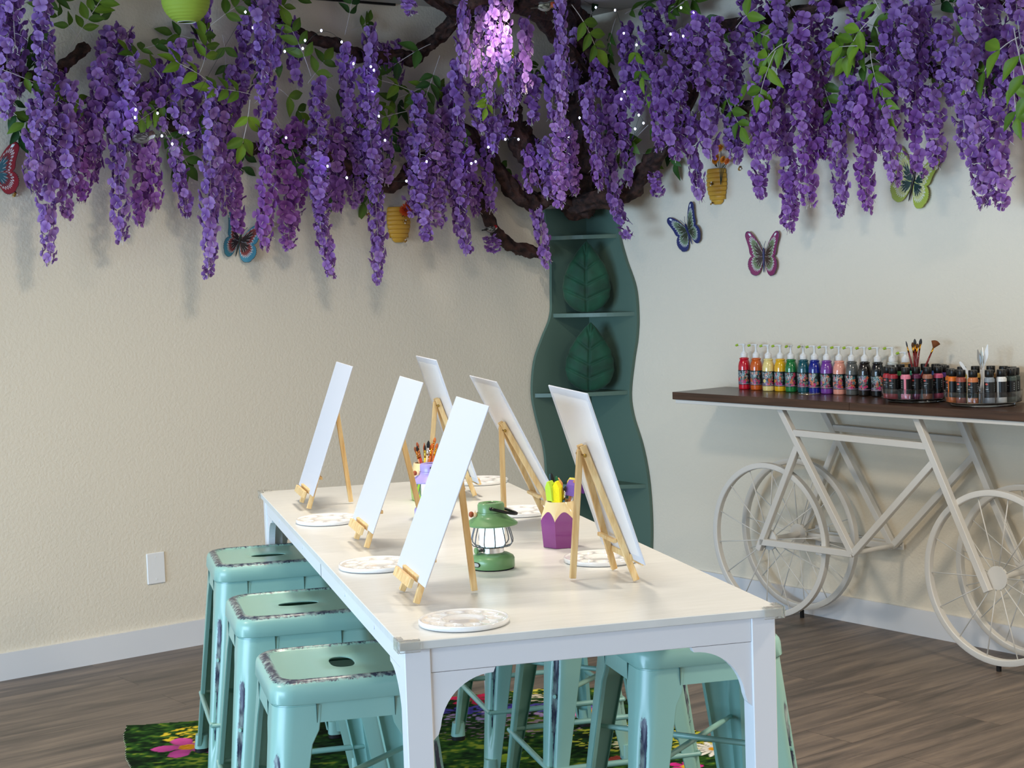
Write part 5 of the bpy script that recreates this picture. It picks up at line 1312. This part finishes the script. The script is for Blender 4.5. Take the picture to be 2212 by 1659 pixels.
def pump_label(col, seed):
    nr, nc = 38, 110; img = np.zeros((nr, nc, 3)) + C3('1c2628'); rs = np.random.default_rng(seed)
    for c0 in (36, 91):   # front panel repeated front and back
        blobs(img, rs, ['2f6f74', 'd06a40', '6a7a78', '9aa090', 'c04a60', '2a5a50', 'd8825a', '7a6a8a'], 46, 1.6, 4.2, (c0 + 12, c0 + 36), (3, 33))
        blobs(img, rs, ['b03060', 'c83a7a'], 5, 2.0, 3.2, (c0 + 16, c0 + 36), (26, 34))
    m1, m2 = textmask('ACRYLIC'), textmask('PAINT')
    for c0 in (30, 85):
        for mm, r_, sh_ in ((m1, 3, 0), (m2, 11, 8)):
            for i in range(7):
                for j in range(mm.shape[1]):
                    if mm[i, j] and c0 + j + sh_ - 4 < nc: img[r_ + i, c0 + j + sh_ - 4] = C3('c9dfe8')
        J, I = np.meshgrid(np.arange(nc), np.arange(nr)); d = (J - c0 - 14)**2 + ((I - 24)*1.0)**2
        img[d < 5.6**2] = C3('a8a4b4'); img[d < 4.6**2] = C3(col)
        img[31:33, c0 + 6:c0 + 24] = C3('9a92b4')
    img[35:36] = C3('d8b8cc'); img[36:] = C3('2a2230'); img[:1] = C3('2a3436')
    return img
M_liq = {}
def pump_bottle(col, cname, s, d, label, turn, nz_turn=-.80, pump=0.0):
    t = thing('pump_paint_bottle', label, 'bottle', (0, 0, 0), 0, 'pump bottles of acrylic paint on the console')
    Mb = mat('paint_' + cname, col, .16, coat=.8)
    if not Mb.get('d'): bump(Mb, 20, .03); Mb['d'] = 1
    b = MB(); R = .0245
    b.lathe([(.0225, .0002), (.0243, .002), (R, .005), (R, .088), (.0240, .095), (.0220, .106), (.0185, .115), (.0172, .118), (.0186, .1205), (.0192, .123), (.0180, .1255), (.0140, .127), (.0125, .128)], 36); b.build('bottle_body', Mb, t, .9)
    cyl_label(R + .0003, .020, .078, 110, 38, pump_label(col, hash(cname) % 100 if False else sum(map(ord, cname))), 'label', t)
    b = MB(); b.lathe([(.0135, .128), (.0140, .129), (.0140, .143), (.0125, .146), (.0100, .147), (.0095, .150)], 28); b.build('collar', M_wplast, t, .9)
    pr = nz_turn - turn
    b = MB(); b.lathe([(.0065, .150), (.0048, .155), (.0040, .168 - pump), (.0062, .176 - pump), (.0075, .180 - pump), (.0070, .182 - pump)], 20)
    b.tube([(0, 0, .1795 - pump), (0, -.014, .1800 - pump), (0, -.024, .1775 - pump)], [.0045, .0042, .0036], 10, flat=.7); b.build('pump_head', mat('frosted_plastic', 'e8eaea', .3), t, .9, rot=(0, 0, pr))
    b = MB(); b.tube([(0, -.022, .1785 - pump), (0, -.030, .1765 - pump), (0, -.033, .1740 - pump)], [.0046, .0048, .0034], 10); tag(b.build('nozzle_tip', mat('lime_plastic', '9cbc2c', .35), t, .9, rot=(0, 0, pr)), 'lime green nozzle tip')
    t.matrix_world = wall_mtx('R', s, d, ZT + .0004) @ Matrix.Rotation(turn, 4, 'Z')
    return t
PB = [('c8102c', 'red', 1609), ('d4601a', 'orange', 1635), ('efd98a', 'cream_yellow', 1661), ('edb416', 'golden_yellow', 1687), ('1c7a3c', 'green', 1710), ('0e5560', 'dark_teal', 1737), ('14248c', 'ultramarine_blue', 1761), ('7a3fa0', 'purple', 1787), ('efa490', 'peach_pink', 1814), ('5e605e', 'grey', 1841), ('1c1614', 'brown_black', 1869), ('101214', 'black', 1897)]
for i, (col, nm, x) in enumerate(PB):
    d = .062 if nm != 'cream_yellow' else .075
    pump_bottle(col, nm, s_of(x, 840, d), d, f"{nm.replace('_', ' ')} paint pump bottle on the console" + (' beside the first turntable' if nm == 'black' else ''), (.30, .30, .62, .05, .30, .30, .15, .15, .10, .12, .12, .40)[i], -.80 + (0.9 if i in (4, 5) else -.2 if i in (2, 11) else .1*(i % 3)))
pump_bottle('cfd2cc', 'pearl_white', s_of(1929, 840, .040), .040, 'clear-white pump bottle standing behind the first turntable', .3)
pump_bottle('b08a58', 'tan_gold', s_of(1957, 846, .040), .040, 'tan pump bottle with a pressed-down pump behind the first turntable', .3, pump=.016)

# thin iridescent disc lying in front of the bottles
t = MB(); t.lathe([(.001, .0), (.040, 0.0), (.0405, .0008), (.040, .0016), (.012, .0016), (.001, .0016)], 48)
md_ = mat('pearly_disc', 'b8a98c', .18, metal=.5); bump(md_, 6, .03)
o = t.build('small_round_dish', md_, None, .9); q = onz(1748, 851, ZT); o.location = (q.x, q.y, ZT + .0003); o.scale = (1, 1, 1.6); tag(o, 'thin pearly round dish lying in front of the green and blue bottles', 'dish')

# ------------------------------------------------------------------ turntables with small bottles
def small_bottle(col, cname, mtx, label, group, stripe_turn, stripe=True):
    t = thing('small_paint_bottle', label, 'bottle', (0, 0, 0), 0, group); R = .0170
    Mc = mat('acryl_' + cname, col, .3, coat=.4)
    if not Mc.get('d'): bump(Mc, 30, .03); Mc['d'] = 1
    b = MB(); b.lathe([(.0155, 0), (R, .0015), (R, .016), (R, .074), (.0165, .080), (.0140, .085), (.0125, .086)], 28); b.build('bottle_body', Mc, t, .9)
    nr, nc = 36, 72; img = np.zeros((nr, nc, 3)) + C3('17191b'); rs = np.random.default_rng(sum(map(ord, cname)))
    img[:6] = C3(col)
    J, I = np.meshgrid(np.arange(nc), np.arange(nr))
    img[((J - 30)/3.2)**2 + ((I - 9.5)/1.6)**2 < 1] = C3('d05a50')
    for r_, w_, cc in ((15, 11, '8c9498'), (19, 7, 'b8bcc0'), (20, 6, 'b8bcc0'), (23, 9, '5c6468')):
        for j in range(28, 28 + w_):
            if rs.random() < .8: img[r_, j] = C3(cc)
    for r_ in (10, 14, 18, 22): img[r_:r_+2, 50:52] = C3('9aa0a4')
    if stripe: img[:, 57:62] = C3(col)
    cyl_label(R + .0003, .018, .080, nc, nr, img, 'label', t)
    b = MB(); b.lathe([(.0142, .0865), (.0150, .0875), (.0150, .1075), (.0138, .1095), (.002, .1098)], 28); b.build('cap', M_black, t, .8)
    t.matrix_world = mtx @ Matrix.Rotation(stripe_turn, 4, 'Z'); return t
def turntable(s, d, R, which):
    t = thing('lazy_susan', f'clear acrylic turntable of small paint bottles, {which}', 'turntable'); m0 = wall_mtx('R', s, d, ZT + .0004); t.matrix_world = m0
    b = MB(); b.lathe([(R*.80, 0), (R*.84, .002), (R*.84, .008), (R*.80, .0095)], 56); b.build('foot_ring', M_clear, t, .9)
    b = MB(); b.lathe([(.001, .0125), (R - .001, .0125), (R + .001, .014), (R + .003, .050), (R + .001, .0505), (R - .0015, .016), (.001, .0155)], 64); b.build('tray', M_clear, t, .9)
    b = MB(); b.lathe([(.034, .0156), (.034, .060), (.0325, .060), (.0325, .0156)], 36); b.build('centre_cup', M_clear, t, .9)
    b = MB(); b.cyl((0, 0, .0096), (0, 0, .0123), .03, k=24); b.build('bearing', M_clear, t, .9)
    return m0
sT1, dT1, RT1 = s_of(1974, 850, .150), .138, .119
sT2, dT2, RT2 = s_of(2119, 852, .150), .140, .128
va = math.atan2(-(-C[1]*0 + 0), 1)
def ring_bottles(m0, R, items, which):
    for a, rr, col, nm, st in items:
        aa = math.radians(a); x, y = rr*math.cos(aa), rr*math.sin(aa)
        small_bottle(col, nm, m0 @ Matrix.Translation((x, y, .0160)), f"small black-capped paint bottle, {nm.replace('_', ' ')} band, on the {which} turntable", f'small paint bottles on the {which} turntable', st)
m1 = turntable(sT1, dT1, RT1, 'nearer the pump bottles')
# local frame: x to the right along the wall, -y toward the room; the camera looks from azimuth -50 degrees
ring_bottles(m1, RT1, [(-130, .098, 'c0323c', 'red', .5), (-103, .098, 'a02838', 'crimson', .5), (-71, .100, 'e88aa0', 'light_pink', -1.5), (-50, .066, '6a2c50', 'plum', .5), (-27, .098, 'a8705a', 'rosy_brown', .55), (0, .098, 'd05a7c', 'rose', .1),
                       (30, .102, '6a4ca0', 'violet', .4), (57, .098, '4a3c90', 'indigo', .2), (84, .098, '3c5ca0', 'blue', 0), (110, .098, '2c7ca0', 'sky_blue', 0), (136, .098, '2c8c70', 'turquoise', 0), (162, .098, '4a9050', 'leaf_green', 0), (192, .098, '5c2a44', 'wine', 0)], 'left')
m2 = turntable(sT2, dT2, RT2, 'at the right edge of the photo')
ring_bottles(m2, RT2, [(-142, .106, 'c86a20', 'amber', .5), (-119, .106, 'e87828', 'orange', -2.5), (-94, .106, '9c5040', 'brick', .5), (-70, .106, 'c87848', 'copper', .3), (-41, .106, '8c949c', 'silver_grey', .55), (-18, .106, 'e8e8e4', 'white', -2.2),
                       (8, .106, '485650', 'dark_grey', -.1), (33, .106, '384440', 'charcoal', 0), (60, .106, '202c2c', 'black_green', 0), (86, .106, '68503c', 'umber', 0), (112, .106, '906a3c', 'ochre', 0), (140, .106, 'c8a050', 'gold', 0), (168, .106, 'd8b840', 'yellow', 0)], 'right')
# brushes and palette knives standing in the centre cups
def world_pt(m, p): return m @ Vector(p)
cup1 = world_pt(m1, (0, 0, .0165)); cup2 = world_pt(m2, (0, 0, .0165))
azw = math.atan2(0, 1)
for q, (az, ln_, L_, hair, lb, kw) in enumerate([
        (PI, .22, .196, '4a4a50', 'thin pointed brush farthest left on the left turntable', {'hl': .02, 'hw': .0018}), (PI+.6, .13, .188, '5c3c24', 'flat brown-haired brush leaning left', {'hl': .016, 'hw': .0045}),
        (2.4, .06, .198, '3c3c3c', 'tall round dark-tipped brush in the centre', {'hl': .020, 'hw': .0040}), (-1.4, .05, .190, '4c4438', 'slim dark-tipped brush right of the centre one', {'hl': .014, 'hw': .0022}),
        (-.5, .10, .182, '5a3a20', 'short brush with a brown tip', {'hl': .013, 'hw': .0042}), (.15, .16, .200, '3a3a3e', 'flat dark-tipped brush leaning right', {'hl': .020, 'hw': .0040}), (-.1, .42, .196, '7a4420', 'fan brush spreading at the right', {'fan': True})]):
    brush(cup1, ln_, az, L_, '7c1c1c', 'd89a30', hair, lb + ', dark red handle', 'artist brushes on the left turntable', **kw)
def knife(loc, lean, az, length, blade, label, blade_l=.055, w_=.010, thin=False):
    t = thing('palette_knife', label, 'palette knife', loc, 0, 'palette knives on the right turntable')
    d = Vector((math.sin(lean)*math.cos(az), math.sin(lean)*math.sin(az), math.cos(lean))); m = Matrix.Translation((-.012*math.cos(az), -.012*math.sin(az), .003)) @ d.to_track_quat('Z', 'X').to_matrix().to_4x4()
    M_k = mat('knife_' + blade, blade, .3, metal=0.0 if blade == 'eef2f6' else .6)
    lh = length - blade_l
    b = MB(); b.box((-.004, -.002, 0), (.004, .002, lh - .015), mtx=m, bev=.001); b.build('handle', mat('knife_handle', 'e8e8e8', .35), t)
    b = MB(); b.box((-.0015, -.001, lh - .016), (.0015, .001, lh + .004), mtx=m); b.build('neck', M_k, t)
    pts = [(-.002, 0), (-w_*.7, blade_l*.3), (-w_*.75, blade_l*.5), (-.0015, blade_l), (.0015, blade_l), (w_*.75, blade_l*.5), (w_*.7, blade_l*.3), (.002, 0)] if not thin else [(-.005, 0), (-.0055, blade_l*.9), (-.003, blade_l), (.003, blade_l), (.0055, blade_l*.9), (.005, 0)]
    b = MB(); b.prism(pts, .001, 0, m @ Matrix.Translation((0, 0, lh)) @ Matrix(((1, 0, 0, 0), (0, 0, 1, 0), (0, 1, 0, 0), (0, 0, 0, 1)))); b.build('blade', M_k, t)
knife(cup2, .62, PI+.15, .160, 'eef2f6', 'white plastic palette knife leaning far left', .09, thin=True)
knife(cup2, .17, PI+.3, .172, 'a8a8a8', 'grey diamond-bladed palette knife leaning left')
knife(cup2, .10, PI-.4, .168, 'b0a898', 'beige diamond-bladed palette knife at the centre left')
knife(cup2, .05, 1.5, .176, 'c8d4dc', 'pale translucent palette knife at the back')
knife(cup2, .16, -.3, .188, 'eef2f6', 'white leaf-bladed palette knife, the tallest, leaning right', .065)

# ------------------------------------------------------------------ flower rug
def vnoise(X, Y, sx, sy, seed, off=(0, 0)):
    rs = np.random.default_rng(seed); G = rs.random((256, 256)); x = X/sx + 40; y = Y/sy + 40
    i = np.floor(x).astype(int); j = np.floor(y).astype(int); fx = x - i; fy = y - j; fx = fx*fx*(3-2*fx); fy = fy*fy*(3-2*fy)
    g = lambda a, c_: G[a % 256, c_ % 256]
    return g(i, j)*(1-fx)*(1-fy) + g(i+1, j)*fx*(1-fy) + g(i, j+1)*(1-fx)*fy + g(i+1, j+1)*fx*fy
RP = [(-1.258, 5.228), (-1.026, 5.262), (-.6, 5.36), (-.073, 5.49), (.12, 5.53), (.27, 5.50), (.36, 5.30), (.405, 5.10), (.45, 5.0), (.52, 4.955), (.565, 4.87), (.60, 4.72), (.66, 4.45), (.72, 4.0), (.66, 3.3), (.2, 2.95), (-.5, 2.9), (-.95, 3.2), (-1.05, 4.0), (-1.09, 4.6), (-1.16, 4.85), (-1.22, 5.05)]
def build_rug():
    h = .0055; x0, x1, y0, y1 = -1.30, .76, 3.55, 5.58
    nx, ny = int((x1-x0)/h), int((y1-y0)/h); gx = x0 + np.arange(nx+1)*h; gy = y0 + np.arange(ny+1)*h
    X, Y = np.meshgrid(gx, gy, indexing='ij')
    n1 = vnoise(X, Y, .08, .05, 1); n2 = vnoise(X, Y, .026, .016, 2); n3 = vnoise(X, Y, .011, .009, 3); n4 = vnoise(X, Y, .30, .22, 4)
    g = .30*n1 + .36*n2 + .34*n3; g = np.clip((g - .30)*2.0 + (n4 - .5)*.5, 0, 1)
    c0, c1, c2, c3 = C3('0c1c0e'), C3('1c3c18'), C3('356020'), C3('82902f')
    col = np.where(g[..., None] < .4, c0 + (c1-c0)*(g[..., None]/.4), np.where(g[..., None] < .75, c1 + (c2-c1)*((g[..., None]-.4)/.35), c2 + (c3-c2)*((g[..., None]-.75)/.25)))
    def flower(px, py, R, npet, cp, cc, pw=.55, seed=0, squash=1.0, rot=0, cr=.26):
        nonlocal col
        p = onz(px, py, 0); dx, dy = X - p.x, Y - p.y; r = np.hypot(dx, dy)/R; th = np.arctan2(dy, dx) + rot
        edge = (np.abs(np.cos(npet*th/2)) ** pw); sh_ = .72 + .28*np.abs(np.cos(npet*th/2)) - .15*(vnoise(X, Y, .012, .012, seed + 9) - .5)
        m = r < edge; col = np.where(m[..., None], C3(cp)*(sh_*(.75 + .3*r))[..., None], col)
        m2 = r < cr; col = np.where(m2[..., None], C3(cc)*(.7 + .5*vnoise(X, Y, .008, .008, 5))[..., None], col)
    def patch(px, py, rx, ry, cols, thr, seed, s=.014):
        nonlocal col
        p = onz(px, py, 0); m = (((X-p.x)/rx)**2 + ((Y-p.y)/ry)**2) < 1; nn = vnoise(X, Y, s, s*.8, seed); n_ = vnoise(X, Y, s*.6, s*.6, seed+1)
        m = m & (nn > thr); a, c_ = C3(cols[0]), C3(cols[1]); col = np.where(m[..., None], a + (c_-a)*n_[..., None], col)
    patch(440, 1590, .13, .10, ('c8a828', 'e8d040'), .52, 20); patch(1180, 1492, .12, .06, ('c8b838', 'e0d860'), .5, 21); patch(1110, 1535, .26, .06, ('3c3c9a', '6a5ac0'), .42, 22); patch(1110, 1550, .24, .07, ('9a7ab0', 'c8b0d8'), .62, 23)
    patch(1150, 1512, .12, .05, ('c8b8a0', 'e8dcc8'), .55, 24); patch(1500, 1590, .14, .16, ('a8a030', 'd8cc50'), .6, 25); patch(1370, 1590, .2, .2, ('98a030', 'c8c848'), .66, 26); patch(1050, 1580, .3, .12, ('806a70', 'b090a8'), .76, 27)
    patch(1365, 1645, .07, .05, ('c04030', 'e87060'), .35, 28, .02); patch(1100, 1640, .06, .05, ('6a8a20', '90a838'), .3, 29, .04)
    flower(406, 1618, .108, 5, 'd0509c', 'd89020', .45, 1, rot=.5); flower(1022, 1513, .085, 6, 'c02450', '901838', .5, 2, rot=.2); flower(1288, 1540, .085, 5, 'e070b0', 'e0b020', .5, 3, rot=.1)
    flower(1378, 1578, .070, 14, 'efe8cc', 'e8b818', .5, 4); flower(1372, 1612, .070, 14, 'efe6c4', 'e8b818', .5, 5, rot=.1); flower(1546, 1622, .078, 15, 'f2eee6', 'd89818', .5, 6, rot=.2); flower(1480, 1660, .05, 5, 'd8308c', 'e0b020', .5, 7)
    # inside test
    ins = np.zeros(X.shape, bool); n = len(RP); wob = .0025*np.sin(X*31) + .0025*np.cos(Y*27)
    for i in range(n):
        xa, ya = RP[i]; xb, yb = RP[(i+1) % n]; Yw = Y + wob
        cond = ((ya > Yw) != (yb > Yw)); xi = (xb-xa)*(Yw-ya)/((yb-ya) if abs(yb-ya) > 1e-9 else 1e-9) + xa; ins ^= cond & (X + wob < xi)
    ii = np.argwhere(ins[:-1, :-1] & ins[1:, :-1] & ins[:-1, 1:] & ins[1:, 1:]); used = np.zeros(X.shape, bool)
    for a, c_ in ((0, 0), (1, 0), (1, 1), (0, 1)): used[ii[:, 0] + a, ii[:, 1] + c_] = True
    idx = -np.ones(X.shape, int); idx[used] = np.arange(used.sum()); zz = .0055 + .0012*vnoise(X, Y, .02, .02, 77)
    Vt = np.stack([X[used], Y[used], zz[used]], 1); a, c_ = ii[:, 0], ii[:, 1]
    Fq = np.stack([idx[a, c_], idx[a+1, c_], idx[a+1, c_+1], idx[a, c_+1]], 1)
    # side skirt so the rug has thickness
    nV = len(Vt); low = Vt.copy(); low[:, 2] = .0005
    from collections import Counter
    ed = Counter()
    for k_ in range(4):
        for p, q in zip(Fq[:, k_], Fq[:, (k_+1) % 4]): ed[(int(p), int(q))] += 1
    sk = [(q, p, p + nV, q + nV) for (p, q) in ed if (q, p) not in ed]
    me = bpy.data.meshes.new('flower_rug'); me.from_pydata(np.concatenate([Vt, low]).tolist(), [], Fq.tolist() + sk)
    me.materials.append(attr_mat('printed_rug', 'col', .95, .3, 500, .1)); me.update()
    ca = np.ones((2*nV, 4), np.float32); ca[:nV, :3] = col[used]; ca[nV:, :3] = C3('c8c0a0')
    at = me.attributes.new('col', 'FLOAT_COLOR', 'POINT'); at.data.foreach_set('color', ca.ravel())
    o = bpy.data.objects.new('flower_rug', me); COL.objects.link(o); tag(o, 'green meadow-print rug with pink, white and yellow flowers under the tables', 'rug')
build_rug()
bpy.context.view_layer.update()
